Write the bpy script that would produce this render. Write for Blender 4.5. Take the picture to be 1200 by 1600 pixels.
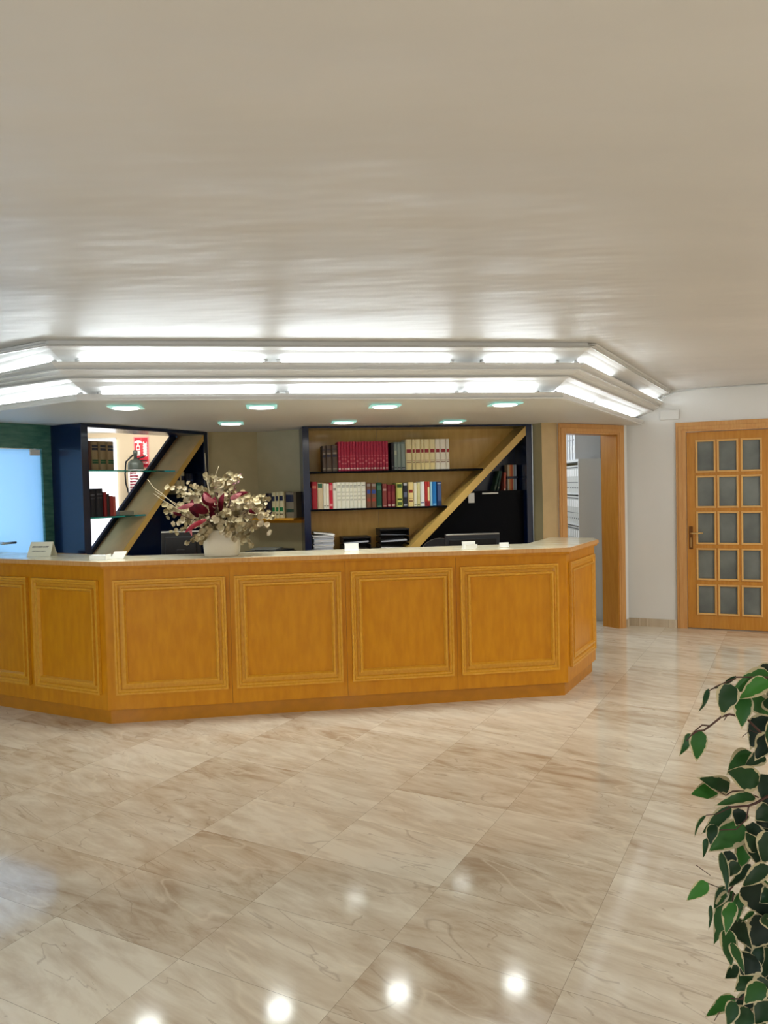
import bpy, bmesh, math, random
from math import sin, cos, pi, radians, sqrt, atan2, hypot, floor as fl
from mathutils import Vector, Matrix
random.seed(7)
S = bpy.context.scene
C = S.collection
for o in list(bpy.data.objects): bpy.data.objects.remove(o)

# ------------------------------------------------------------------ camera
H = 1.59; FPX = 1221.6; PITCH = .0354; ROLL = .0237
_f = Vector((0, cos(PITCH), -sin(PITCH))); _d = Vector((0, -sin(PITCH), -cos(PITCH))); _r = Vector((1, 0, 0))
CR = cos(ROLL)*_r + sin(ROLL)*_d; CD = -sin(ROLL)*_r + cos(ROLL)*_d; CF = _f; CP = Vector((0, 0, H))
cam = bpy.data.objects.new('camera', bpy.data.cameras.new('camera')); C.objects.link(cam)
M = Matrix((CR, -CD, -CF)).transposed().to_4x4(); M.translation = CP
cam.matrix_world = M
cam.data.sensor_fit = 'VERTICAL'; cam.data.sensor_height = 24; cam.data.sensor_width = 18
cam.data.lens = 24*FPX/1600; cam.data.clip_start = .05
S.camera = cam
# ------------------------------------------------------------------ view, world, lights
S.view_settings.view_transform = 'Standard'; S.view_settings.look = 'None'
S.view_settings.gamma = 1; S.view_settings.use_curve_mapping = False
S.view_settings.exposure = 0.72
W = bpy.data.worlds.new('world'); S.world = W; W.use_nodes = True
W.node_tree.nodes['Background'].inputs[0].default_value = (.75, .8, .9, 1)
W.node_tree.nodes['Background'].inputs[1].default_value = .25
TUBE_E = 11.0; SPOT_E = .65; LENS_E = 3.0; HALL_FILL_E = 24.0
def area(name, loc, target, sx, sy, power, col, spread=180):
    l = bpy.data.lights.new(name, 'AREA'); l.shape = 'RECTANGLE'; l.size = sx; l.size_y = sy
    l.energy = power; l.color = col; l.spread = radians(spread)
    o = bpy.data.objects.new(name, l); C.objects.link(o); o.location = loc
    d = Vector(target)-Vector(loc); o.rotation_euler = d.to_track_quat('-Z', 'Y').to_euler(); return o
area('frosted_door_daylight', (-3.95, 6.5, 1.3), (-2.9, 6.1, 1.3), 1.6, 2.2, 24, (.30, .62, 1))
area('back_room_fill', (-2.9, 8.6, 2.45), (-3.0, 9.6, 1.2), 1.6, .4, 16, (1, .95, .87))  # added fill lamp without a fixture, brightens the beige back wall
area('archive_room_fill', (.9, 9.15, 2.3), (2.2, 9.1, 1.2), .6, .6, 12, (.85, .93, 1))  # added fill lamp without a fixture, aimed to light the binders
area('added_side_fill', (-5.3, 0.2, 1.4), (0, 2.2, .6), 2.6, 1.8, 26, (.72, .85, 1))  # added side fill for the hall, its source is unseen

# ------------------------------------------------------------------ layout helpers
def ray(px, py): return CR*((px-600)/FPX) + CD*((py-800)/FPX) + CF
def atz(px, py, z):
    d = ray(px, py); return CP + d*((z-H)/d.z)
def aty(px, py, y):
    d = ray(px, py); return CP + d*(y/d.y)
class Fr:                       # local frame: x along the wall to the right, y away into it, z up
    def __init__(s, A, B):
        s.A = Vector((A[0], A[1])); B = Vector((B[0], B[1])); s.L = (B-s.A).length
        s.ang = atan2(B.y-s.A.y, B.x-s.A.x); s.u = Vector((cos(s.ang), sin(s.ang))); s.n = Vector((-sin(s.ang), cos(s.ang)))
    def M(s): return Matrix.Translation((s.A.x, s.A.y, 0)) @ Matrix.Rotation(s.ang, 4, 'Z')
    def w(s, u, d, z): p = s.A+s.u*u+s.n*d; return Vector((p.x, p.y, z))
    def px(s, x, y, depth=0):   # photo point lying on the plane at that depth -> (u, z)
        d = ray(x, y); A = s.A+s.n*depth
        t = (s.n.dot(A))/(s.n.x*d.x+s.n.y*d.y); p = CP+d*t
        return (Vector((p.x, p.y))-s.A).dot(s.u), p.z
    def pz(s, x, y, z):
        p = atz(x, y, z); q = Vector((p.x, p.y))-s.A; return q.dot(s.u), q.dot(s.n)

# ------------------------------------------------------------------ materials
def srgb(r, g, b):
    f = lambda c: (c/255/12.92) if c/255 <= .04045 else ((c/255+.055)/1.055)**2.4
    return (f(r), f(g), f(b), 1)
MATS = {}
def mat(name, col, rough=.5, metal=0, spec=.5, coat=0, emis=None, es=0, trans=0, noise=0, nscale=20, bump=0, stretch=(1, 1, 1), col2=None, alpha=1, ior=1.45):
    if name in MATS: return MATS[name]
    m = bpy.data.materials.new(name); m.use_nodes = True; nt = m.node_tree; b = nt.nodes['Principled BSDF']
    b.inputs['Base Color'].default_value = col; b.inputs['Roughness'].default_value = rough
    b.inputs['Metallic'].default_value = metal; b.inputs['Specular IOR Level'].default_value = spec
    b.inputs['Coat Weight'].default_value = coat; b.inputs['Coat Roughness'].default_value = .08
    b.inputs['Transmission Weight'].default_value = trans; b.inputs['Alpha'].default_value = alpha; b.inputs['IOR'].default_value = ior
    if emis: b.inputs['Emission Color'].default_value = emis; b.inputs['Emission Strength'].default_value = es
    if noise or bump:
        tc = nt.nodes.new('ShaderNodeTexCoord'); mp = nt.nodes.new('ShaderNodeMapping'); mp.inputs['Scale'].default_value = stretch
        n = nt.nodes.new('ShaderNodeTexNoise'); n.inputs['Scale'].default_value = nscale; n.inputs['Detail'].default_value = 3 if name == 'ceiling_plaster' else 5
        nt.links.new(tc.outputs['Object'], mp.inputs[0]); nt.links.new(mp.outputs[0], n.inputs['Vector'])
        if noise:
            mx = nt.nodes.new('ShaderNodeMix'); mx.data_type = 'RGBA'
            c2 = col2 or tuple(list(c*(1-noise) for c in col[:3])+[1])
            mx.inputs[6].default_value = col; mx.inputs[7].default_value = c2
            rp = nt.nodes.new('ShaderNodeMapRange'); rp.inputs[1].default_value = .35; rp.inputs[2].default_value = .65
            nt.links.new(n.outputs['Fac'], rp.inputs[0]); nt.links.new(rp.outputs[0], mx.inputs[0]); nt.links.new(mx.outputs[2], b.inputs['Base Color'])
        if bump:
            bp = nt.nodes.new('ShaderNodeBump'); bp.inputs['Strength'].default_value = bump; bp.inputs['Distance'].default_value = .05 if name == 'ceiling_plaster' else .02
            nt.links.new(n.outputs['Fac'], bp.inputs['Height']); nt.links.new(bp.outputs[0], b.inputs['Normal'])
    MATS[name] = m; return m
honey = mat('honey_birch', srgb(212, 142, 14), .34, spec=.35, coat=.15, noise=.2, nscale=10, stretch=(2.5, 2.5, .6), col2=srgb(200, 128, 6))
honeym = mat('honey_birch_moulding', srgb(222, 162, 48), .3, coat=.15, noise=.2, nscale=60, stretch=(1, 1, .6), col2=srgb(214, 150, 38))
plinthm = mat('plinth_birch', srgb(196, 128, 20), .38, coat=.1, noise=.15, nscale=12)
oak = mat('door_oak', srgb(204, 142, 50), .38, coat=.15, noise=.2, nscale=18, stretch=(3, 3, .25), col2=srgb(194, 128, 36))
oakc = mat('casing_oak', srgb(216, 164, 100), .4, coat=.1, noise=.15, nscale=18, stretch=(4, 4, .2), col2=srgb(206, 148, 84))
shelfwood = mat('shelf_back_veneer', srgb(228, 186, 104), .35, coat=.2, noise=.15, nscale=9, stretch=(3, 3, .5), col2=srgb(218, 172, 88))
edgewood = mat('diagonal_board_veneer', srgb(214, 176, 96), .35, coat=.25, noise=.12, nscale=10)
navy = mat('navy_lacquer', srgb(4, 23, 56), .25, coat=.3)
black = mat('black_lacquer', srgb(2, 3, 8), .45, spec=.1)
beige = mat('beige_panel', srgb(180, 168, 128), .5, noise=.08, nscale=6)
beigew = mat('back_room_plaster', srgb(226, 208, 178), .8, noise=.05, nscale=3)
wallw = mat('white_wall_paint', srgb(232, 231, 227), .6, noise=.03, nscale=2)
ceilm = mat('ceiling_plaster', srgb(222, 219, 214), .42, noise=.06, nscale=1.2, stretch=(.7, 1.7, 1), bump=.6)
soff = mat('soffit_plaster', srgb(222, 220, 214), .5)
mould = mat('cornice_plaster', srgb(228, 227, 224), .45)
casem = mat('white_laminate', srgb(222, 224, 222), .5)
greenm = mat('green_marble', srgb(52, 104, 92), .2, noise=.5, nscale=7, stretch=(1, 1, 4), col2=srgb(84, 130, 116))
whitep = mat('white_paper', srgb(245, 245, 242), .7)
creamp = mat('cream_card', srgb(226, 222, 200), .7)
pages = mat('book_pages', srgb(226, 216, 188), .8)
blackp = mat('black_plastic', srgb(16, 17, 20), .4)
greyp = mat('dark_grey_plastic', srgb(46, 50, 56), .4)
steel = mat('brushed_steel', srgb(190, 190, 186), .3, metal=1)
brass = mat('brass', srgb(215, 180, 120), .28, metal=1)
glassg = mat('green_edge_glass', srgb(30, 120, 104), .05, trans=.6)
stem_m = mat('brown_stem', srgb(84, 58, 48), .7)
soil = mat('potting_soil', srgb(50, 36, 28), .9, noise=.4, nscale=60)
ink = mat('dark_ink', srgb(50, 46, 60), .7)
tubem = mat('fluorescent_glow', (1, 1, 1, 1), .5, emis=(.84, .93, 1, 1), es=TUBE_E)
lensm = mat('downlight_glow', (1, 1, 1, 1), .5, emis=(.95, 1, .98, 1), es=LENS_E)
tealm = mat('frosted_teal_glass', srgb(190, 240, 232), .25, emis=(.45, 1, .9, 1), es=.22)

def marble_tiles(name, base, dark, light, rough, tile=None, ang=0.4893, org=(.5204, 2.3852), vs=1.0):
    m = bpy.data.materials.new(name); m.use_nodes = True; nt = m.node_tree; N = nt.nodes; L = nt.links
    b = N['Principled BSDF']; b.inputs['Roughness'].default_value = rough
    def mth(op, a, c=None, v=None):
        n = N.new('ShaderNodeMath'); n.operation = op
        for i, x in enumerate((a, c, v)):
            if x is None: continue
            if isinstance(x, (int, float)): n.inputs[i].default_value = x
            else: L.new(x, n.inputs[i])
        return n.outputs[0]
    g = N.new('ShaderNodeNewGeometry'); sp = N.new('ShaderNodeSeparateXYZ'); L.new(g.outputs['Position'], sp.inputs[0])
    x = mth('SUBTRACT', sp.outputs[0], org[0]); y = mth('SUBTRACT', sp.outputs[1], org[1])
    s_, c_ = sin(ang), cos(ang)
    a = mth('ADD', mth('MULTIPLY', x, s_), mth('MULTIPLY', y, c_)); bb = mth('SUBTRACT', mth('MULTIPLY', x, c_), mth('MULTIPLY', y, s_))
    tu, tv = tile or (.4037, .6013)
    ai = mth('DIVIDE', a, tu); bi = mth('DIVIDE', bb, tv); af = mth('FLOOR', ai); bf = mth('FLOOR', bi)
    cb = N.new('ShaderNodeCombineXYZ'); L.new(af, cb.inputs[0]); L.new(bf, cb.inputs[1])
    wn = N.new('ShaderNodeTexWhiteNoise'); wn.noise_dimensions = '3D'; L.new(cb.outputs[0], wn.inputs['Vector'])
    # vein coordinates: stretched along the long tile side, a different piece of stone in each tile
    ws = N.new('ShaderNodeSeparateColor'); L.new(wn.outputs['Color'], ws.inputs[0])
    vc = N.new('ShaderNodeCombineXYZ')
    L.new(mth('ADD', mth('MULTIPLY', a, 3.1*vs), mth('ADD', mth('MULTIPLY', ws.outputs[0], 37), mth('MULTIPLY', bb, 0.5))), vc.inputs[0])
    L.new(mth('ADD', mth('MULTIPLY', bb, 0.85*vs), mth('MULTIPLY', ws.outputs[1], 23)), vc.inputs[1]); L.new(mth('MULTIPLY', ws.outputs[2], 11), vc.inputs[2])
    n1 = N.new('ShaderNodeTexNoise'); n1.inputs['Scale'].default_value = 1.9; n1.inputs['Detail'].default_value = 7; n1.inputs['Distortion'].default_value = 1.3; n1.inputs['Roughness'].default_value = .64
    L.new(vc.outputs[0], n1.inputs['Vector'])
    n2 = N.new('ShaderNodeTexNoise'); n2.inputs['Scale'].default_value = 1.15; n2.inputs['Detail'].default_value = 3.5; n2.inputs['Distortion'].default_value = .8
    L.new(vc.outputs[0], n2.inputs['Vector'])
    n3 = N.new('ShaderNodeTexNoise'); n3.inputs['Scale'].default_value = 5.5; n3.inputs['Detail'].default_value = 6; n3.inputs['Distortion'].default_value = .5
    L.new(vc.outputs[0], n3.inputs['Vector'])
    tone = mth('ADD', mth('MULTIPLY', n1.outputs['Fac'], .9), mth('ADD', mth('MULTIPLY', wn.outputs['Value'], .24), mth('MULTIPLY', n3.outputs['Fac'], .40)))
    cr = N.new('ShaderNodeValToRGB'); e = cr.color_ramp.elements
    e[0].position = .46; e[0].color = dark; e[1].position = .92; e[1].color = light
    k = cr.color_ramp.elements.new(.66); k.color = base
    L.new(tone, cr.inputs[0])
    # thin dark veins and thin pale veins along ridges
    def vein(no, lo, wdt):
        r = mth('ABSOLUTE', mth('SUBTRACT', no, lo)); return mth('SUBTRACT', 1, mth('MINIMUM', mth('DIVIDE', r, wdt), 1))
    v1 = mth('MULTIPLY', vein(n2.outputs['Fac'], .5, .006), mth('GREATER_THAN', n3.outputs['Fac'], .47)); v2 = vein(n2.outputs['Fac'], .60, .016)
    mx = N.new('ShaderNodeMix'); mx.data_type = 'RGBA'; L.new(mth('MULTIPLY', v1, .36), mx.inputs[0]); L.new(cr.outputs[0], mx.inputs[6]); mx.inputs[7].default_value = srgb(128, 100, 76)
    my = N.new('ShaderNodeMix'); my.data_type = 'RGBA'; L.new(mth('MULTIPLY', v2, .4), my.inputs[0]); L.new(mx.outputs[2], my.inputs[6]); my.inputs[7].default_value = srgb(240, 230, 208)
    # joints
    fa = mth('FRACT', ai); fb = mth('FRACT', bi)
    ea = mth('MULTIPLY', mth('MINIMUM', fa, mth('SUBTRACT', 1, fa)), tu); eb = mth('MULTIPLY', mth('MINIMUM', fb, mth('SUBTRACT', 1, fb)), tv)
    j = mth('LESS_THAN', mth('MINIMUM', ea, eb), .0009)
    mz = N.new('ShaderNodeMix'); mz.data_type = 'RGBA'; L.new(mth('MULTIPLY', j, .6), mz.inputs[0]); L.new(my.outputs[2], mz.inputs[6]); mz.inputs[7].default_value = srgb(110, 92, 74)
    L.new(mz.outputs[2], b.inputs['Base Color'])
    return m
floorm = marble_tiles('polished_marble_tiles', srgb(207, 193, 171), srgb(176, 153, 127), srgb(232, 224, 206), .095)
floorm.node_tree.nodes['Principled BSDF'].inputs['Specular IOR Level'].default_value = .75
topm = marble_tiles('cream_marble_top', srgb(230, 220, 190), srgb(206, 188, 150), srgb(244, 238, 216), .15, tile=(5.7, 7.3), vs=1.6)
skirtm = marble_tiles('marble_skirting', srgb(190, 172, 146), srgb(150, 128, 104), srgb(214, 200, 174), .2, tile=(7, .45), vs=2)

# ------------------------------------------------------------------ mesh helpers
class MB:
    def __init__(s): s.b = bmesh.new(); s.mats = []
    def mi(s, m):
        if m not in s.mats: s.mats.append(m)
        return s.mats.index(m)
    def face(s, pts, m, smooth=False):
        f = s.b.faces.new([s.b.verts.new(p) for p in pts]); f.material_index = s.mi(m); f.smooth = smooth; return f
    def box(s, x0, x1, y0, y1, z0, z1, m, bev=0, rot=None):
        r = bmesh.ops.create_cube(s.b, size=1)['verts']
        T = Matrix.Translation(((x0+x1)/2, (y0+y1)/2, (z0+z1)/2)) @ (rot or Matrix()) @ Matrix.Diagonal((abs(x1-x0), abs(y1-y0), abs(z1-z0), 1))
        bmesh.ops.transform(s.b, matrix=T, verts=r)
        fs = list({f for v in r for f in v.link_faces}); i = s.mi(m)
        for f in fs: f.material_index = i
        if bev:
            es = list({e for v in r for e in v.link_edges})
            bmesh.ops.bevel(s.b, geom=es, offset=bev, segments=2, affect='EDGES', profile=.5, material=i)
        return s
    def prism(s, poly, z0, z1, m, zf=None):     # polygon in x,y
        i = s.mi(m); lo = [s.b.verts.new((p[0], p[1], z0)) for p in poly]
        hi = [s.b.verts.new((p[0], p[1], z1)) for p in poly]
        fs = [s.b.faces.new(lo[::-1]), s.b.faces.new(hi)]
        n = len(poly)
        for k in range(n): fs.append(s.b.faces.new((lo[k], lo[(k+1) % n], hi[(k+1) % n], hi[k])))
        for f in fs: f.material_index = i
        return s
    def prismy(s, poly, y0, y1, m):             # polygon in x,z, extruded along y
        i = s.mi(m); lo = [s.b.verts.new((p[0], y0, p[1])) for p in poly]; hi = [s.b.verts.new((p[0], y1, p[1])) for p in poly]
        fs = [s.b.faces.new(lo), s.b.faces.new(hi[::-1])]; n = len(poly)
        for k in range(n): fs.append(s.b.faces.new((lo[(k+1) % n], lo[k], hi[k], hi[(k+1) % n])))
        for f in fs: f.material_index = i
        return s
    def tube(s, pts, r, m, seg=8, cap=True):
        pts = [Vector(p) for p in pts]; rs = r if isinstance(r, (list, tuple)) else [r]*len(pts); i = s.mi(m); rings = []
        up = None
        for k, p in enumerate(pts):
            t = (pts[min(k+1, len(pts)-1)]-pts[max(k-1, 0)]).normalized()
            if up is None: up = Vector((0, 0, 1)) if abs(t.z) < .9 else Vector((1, 0, 0))
            a = t.cross(up).normalized(); bb = a.cross(t).normalized(); up = bb
            rings.append([s.b.verts.new(p+(a*cos(2*pi*j/seg)+bb*sin(2*pi*j/seg))*rs[k]) for j in range(seg)])
        for k in range(len(rings)-1):
            for j in range(seg):
                f = s.b.faces.new((rings[k][j], rings[k][(j+1) % seg], rings[k+1][(j+1) % seg], rings[k+1][j])); f.material_index = i; f.smooth = True
        if cap:
            for R_ in (rings[0][::-1], rings[-1]):
                f = s.b.faces.new(R_); f.material_index = i
        return s
    def lathe(s, prof, m, c=(0, 0, 0), seg=24, sq=0):
        i = s.mi(m); rings = []
        for r, z in prof:
            ring = []
            for j in range(seg):
                a = 2*pi*j/seg; k = 1
                if sq:  k = 1/((abs(cos(a))**sq+abs(sin(a))**sq)**(1/sq))
                ring.append(s.b.verts.new((c[0]+r*k*cos(a), c[1]+r*k*sin(a), c[2]+z)))
            rings.append(ring)
        for k in range(len(rings)-1):
            for j in range(seg):
                f = s.b.faces.new((rings[k][j], rings[k][(j+1) % seg], rings[k+1][(j+1) % seg], rings[k+1][j])); f.material_index = i; f.smooth = True
        for R_ in (rings[0][::-1], rings[-1]):
            try: f = s.b.faces.new(R_); f.material_index = i
            except ValueError: pass
        return s
    def frame(s, x0, x1, z0, z1, w, y0, y1, m, steps=1):   # a mitred picture-frame moulding standing off the plane y=y0 toward y1
        prof = [(0, y0), (0, y1), (w*.35, y1), (w*.5, y1+(y0-y1)*.35), (w*.8, y1+(y0-y1)*.35), (w, y0+(y1-y0)*.35), (w, y0)] if steps > 1 else [(0, y0), (w*.15, y1), (w*.6, y1), (w, y0+(y1-y0)*.25), (w, y0)]
        i = s.mi(m); cs = [(x0, z0, 1, 1), (x1, z0, -1, 1), (x1, z1, -1, -1), (x0, z1, 1, -1)]
        rings = [[s.b.verts.new((cx+dx*o, y, cz+dz*o)) for o, y in prof] for cx, cz, dx, dz in cs]
        for k in range(4):
            A, B = rings[k], rings[(k+1) % 4]
            for j in range(len(prof)-1):
                f = s.b.faces.new((A[j], B[j], B[j+1], A[j+1])); f.material_index = i
        return s
    def done(s, name, parent=None, M=None, fix=True):
        if fix: bmesh.ops.recalc_face_normals(s.b, faces=s.b.faces)
        me = bpy.data.meshes.new(name); s.b.to_mesh(me); s.b.free()
        for m in s.mats: me.materials.append(m)
        o = bpy.data.objects.new(name, me); C.objects.link(o)
        if parent: o.parent = parent
        if M is not None: o.matrix_world = M
        return o
def tag(o, label, cat, group=None):
    o['label'] = label; o['category'] = cat
    if group: o['group'] = group
    return o
def thing(name, label, cat, M=None, group=None):
    o = bpy.data.objects.new(name, None); C.objects.link(o); o.empty_display_size = .1
    if M is not None: o.matrix_world = M
    return tag(o, label, cat, group)
def struct(o): o['kind'] = 'structure'; return o
def sempty(name, M):
    o = bpy.data.objects.new(name, None); C.objects.link(o); o.matrix_world = M; o['kind'] = 'structure'; return o
def T(x, y, z, a=0): return Matrix.Translation((x, y, z)) @ Matrix.Rotation(a, 4, 'Z')

# ------------------------------------------------------------------ frames of the place
F_CAB = Fr((-.757, 7.418), (1.496, 7.836))
F_LCAB = Fr((-2.49, 6.48), (-1.745, 7.835))
F_GRN = Fr((-4.95, 3.179), (-2.819, 6.651))
F_DOOR = Fr((2.60, 8.433), (5.6, 7.087))
F_DWAY = Fr((1.742, 7.765), (2.602, 8.352))
F_CTR = Fr((-1.901, 5.256), (1.325, 5.704))
F_WING = Fr((-3.40, 6.024), (-1.901, 5.256))
F_RET = Fr((1.325, 5.704), (1.722, 6.42))
ZS = 2.157; ZC = 2.51

# ------------------------------------------------------------------ shell
struct(MB().box(-7, 7, -5, 13, -.06, 0, floorm).done('floor'))
struct(MB().box(-7, 7, -5, 13, ZC, ZC+.06, ceilm).done('ceiling'))
def wall(fr, name, u0, u1, m, z1=ZC, holes=(), th=.1, dep=0, z0=0):
    mb = MB(); cur = u0
    for a, b_, hz in holes:
        if a > cur+1e-4: mb.box(cur, a, dep, dep+th, z0, z1, m)
        if hz < z1: mb.box(a, b_, dep, dep+th, hz, z1, m)
        cur = b_
    if u1 > cur+1e-4: mb.box(cur, u1, dep, dep+th, z0, z1, m)
    return struct(mb.done(name, M=fr.M()))
# right-hand glazed door wall
du0, dz1 = F_DOOR.px(1055.5, 661); duw = .10
dl, dr = du0+duw, du0+duw+.83
wall(F_DOOR, 'wall_right', 0, F_DOOR.L, wallw, holes=((dl, dr, dz1-.09),))
struct(MB().box(5.55, 5.65, -5, 7.2, 0, ZC, wallw).done('wall_east'))
struct(MB().box(-5.6, 5.6, -5.0, -4.9, 0, ZC, wallw).done('wall_rear'))
struct(MB().box(-5.7, -5.6, -5, -.9, 0, ZC, wallw).box(-5.7, -5.6, 1.5, 3.2, 0, ZC, wallw).box(-5.7, -5.6, -.9, 1.5, 0, .5, wallw).box(-5.7, -5.6, -.9, 1.5, 2.3, ZC, wallw).done('wall_west'))
struct(MB().box(-5.7, -4.9, 3.1, 3.2, 0, ZC, wallw).done('wall_west_return'))
wmat = mat('added_window_glow', (1, 1, 1, 1), .4, emis=(.7, .85, 1, 1), es=2.2)
wf = sempty('added_window', T(-5.65, .3, 0))  # unseen glowing window, added to light the hall from the left
MB().box(-.03, .03, -1.2, -1.13, .5, 2.3, casem).box(-.03, .03, 1.13, 1.2, .5, 2.3, casem).box(-.03, .03, -1.13, 1.13, .5, .57, casem).box(-.03, .03, -1.13, 1.13, 2.23, 2.3, casem).box(-.03, .03, -.03, .03, .57, 2.23, casem).done('added_window_frame', wf)
MB().box(-.01, .01, -1.13, -.03, .57, 2.23, wmat).box(-.01, .01, .03, 1.13, .57, 2.23, wmat).done('pane', wf)
# green marble wall on the left with the frosted glass door
ga, gz = F_GRN.px(66, 709); gtop = 1.955
wall(F_GRN, 'wall_left', 0, F_GRN.L+.03, greenm, z1=ZC, holes=((ga-1.0, ga, gtop),), th=.09)
fg = bpy.data.materials.new('frosted_glass'); fg.use_nodes = True; nt = fg.node_tree; nt.nodes.remove(nt.nodes['Principled BSDF'])
tl = nt.nodes.new('ShaderNodeBsdfTranslucent'); tl.inputs[0].default_value = (.8, .92, 1, 1); gl = nt.nodes.new('ShaderNodeBsdfGlossy'); gl.inputs['Roughness'].default_value = .12
df = nt.nodes.new('ShaderNodeBsdfDiffuse'); df.inputs[0].default_value = (.6, .75, .85, 1)
m1 = nt.nodes.new('ShaderNodeMixShader'); m1.inputs[0].default_value = .3; nt.links.new(tl.outputs[0], m1.inputs[1]); nt.links.new(df.outputs[0], m1.inputs[2])
m2 = nt.nodes.new('ShaderNodeMixShader'); m2.inputs[0].default_value = .05; nt.links.new(m1.outputs[0], m2.inputs[1]); nt.links.new(gl.outputs[0], m2.inputs[2])
nt.links.new(m2.outputs[0], nt.nodes['Material Output'].inputs['Surface'])
gd = sempty('door_1', F_GRN.M())
MB().box(ga-.99, ga-.006, .02, .03, .01, gtop-.004, fg).done('frosted_glass_leaf', gd)
MB().box(ga-.105, ga-.012, .010, .045, gtop-.055, gtop-.006, casem, bev=.003).done('patch_fitting', gd)
hu, hz = F_GRN.px(3, 849, -.02)
MB().tube([(hu, .02, hz), (hu, -.05, hz)], .012, steel).tube([(hu-.005, -.05, hz), (hu+.1, -.055, hz)], .01, steel).done('lever_handle', gd)
# daylit room behind the frosted door
struct(MB().prism([(-4.9, 6.9), (-4.4, 7.6), (-4.45, 7.65), (-4.97, 6.95)], 0, ZC, wallw).done('wall_daylit_room'))
# beige panelling between the shelving units
B0 = F_LCAB.w(F_LCAB.L, .0, 0); B1 = atz(401, 675, ZS); B2 = Vector((-.84, 7.79, 0))
def wallseg(name, P, Q, m, z1=ZC, th=.06, z0=0):
    f = Fr(P, Q); return struct(MB().box(0, f.L, 0, th, z0, z1, m).done(name, M=f.M()))
wallseg('wall_panel_left', (B0.x-.01, B0.y+.05), (B1.x, B1.y), beige)
wallseg('wall_panel_centre', (B1.x, B1.y), (B2.x+.06, B2.y+.02), beige)
wallseg('wall_panel_right', (1.505, 7.86), (1.57, 7.72), beige, th=.2)
wallseg('wall_panel_by_doorway', (1.57, 7.72), (1.76, 7.78), mat('tan_panel', srgb(204, 176, 128), .5, noise=.1, nscale=6), th=.08)
# doorway wall (opening with casing) and the little wall to the corner
F_DWAY.op = (.09, .87)
wall(F_DWAY, 'wall_doorway', 0, F_DWAY.L, wallw, holes=((.06, .905, 2.06),), th=.14)
# skirting of marble
sk = MB(); sk.box(.02, du0-.003, -.014, 0, 0, .085, skirtm)
struct(sk.done('baseboard_right', M=F_DOOR.M()))
struct(MB().box(F_DWAY.L-.058, F_DWAY.L-.004, -.014, 0, 0, .085, skirtm).done('baseboard_doorway', M=F_DWAY.M()))
struct(MB().box(dr+.1, F_DOOR.L, -.014, 0, 0, .085, skirtm).done('baseboard_beyond_door', M=F_DOOR.M()))
# rooms behind
struct(MB().box(-4.6, -.4, 9.6, 9.7, 0, ZC, beigew).done('wall_back_room'))
struct(MB().box(1.2, 5.5, 10.2, 10.3, 0, ZC, wallw).done('wall_archive_room'))
struct(MB().box(3.35, 3.45, 8.15, 10.2, 0, ZC, wallw).done('wall_archive_side'))
struct(MB().box(-.35, -.25, 7.95, 10.2, 0, ZC, wallw).done('wall_between_rooms'))
struct(MB().box(-4.6, -4.5, 7.5, 9.6, 0, ZC, beigew).done('wall_back_room_side'))

# ------------------------------------------------------------------ dropped soffit with two light coves
def zl(lst, z): return [Vector((atz(a, b_, z).x, atz(a, b_, z).y, z)) for a, b_ in lst]
tiers = [zl([(0, 642), (120, 626), (881.7, 623), (997.5, 661.7)], 2.157), zl([(0, 632), (117, 616), (878, 612.5), (1003, 656)], 2.2),
         zl([(0, 607), (105, 593), (890, 590), (1011.7, 640)], 2.288), zl([(0, 594), (89, 579), (906.7, 578), (1024, 633)], 2.333),
         zl([(0, 582), (80, 565), (913, 566.7), (1031.7, 626.7)], 2.383), zl([(0, 553), (71, 541), (925, 543.5), (1040, 611)], 2.467),
         zl([(0, 545), (62.7, 532), (932.5, 536), (1047.5, 607.5)], 2.51)]
def wallhit(P, Q, fr, d=.0):         # extend P->Q to the wall plane
    dd = Q-P; n = Vector((fr.n.x, fr.n.y)); A = Vector((fr.A.x, fr.A.y))-n*d
    t = n.dot(A-Vector((P.x, P.y)))/n.dot(Vector((dd.x, dd.y))); R_ = P+dd*t; R_.z = P.z; return R_
for t_ in tiers:
    t_[0] = wallhit(t_[1], t_[0], F_GRN, -.02); t_[3] = wallhit(t_[2], t_[3], F_DOOR, -.01)
def inset(poly, d):                  # move an open polyline (left..right) inward (away from the hall)
    out = []; n = len(poly)
    nr = []
    for k in range(n-1):
        e = poly[k+1]-poly[k]; nr.append(Vector((-e.y, e.x, 0)).normalized())
    for k in range(n):
        if k == 0: v = nr[0]
        elif k == n-1: v = nr[-1]
        else:
            v = nr[k-1]+nr[k]; v = v/(1+nr[k-1].dot(nr[k]))
        out.append(poly[k]+v*d)
    return out
def withz(poly, z): return [Vector((p.x, p.y, z)) for p in poly]
def strip(name, rows, m, endcap=True):
    mb = MB(); i = mb.mi(m)
    vs = [[mb.b.verts.new(p) for p in r] for r in rows]
    for a in range(len(rows)-1):
        for k in range(len(rows[0])-1):
            mb.b.faces.new((vs[a][k], vs[a][k+1], vs[a+1][k+1], vs[a+1][k])).material_index = i
    if endcap:
        for k in (0, -1): mb.b.faces.new([r[k] for r in vs])
    return struct(mb.done(name))
r0 = tiers[0]; r1 = tiers[1]
DI = .115
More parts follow.
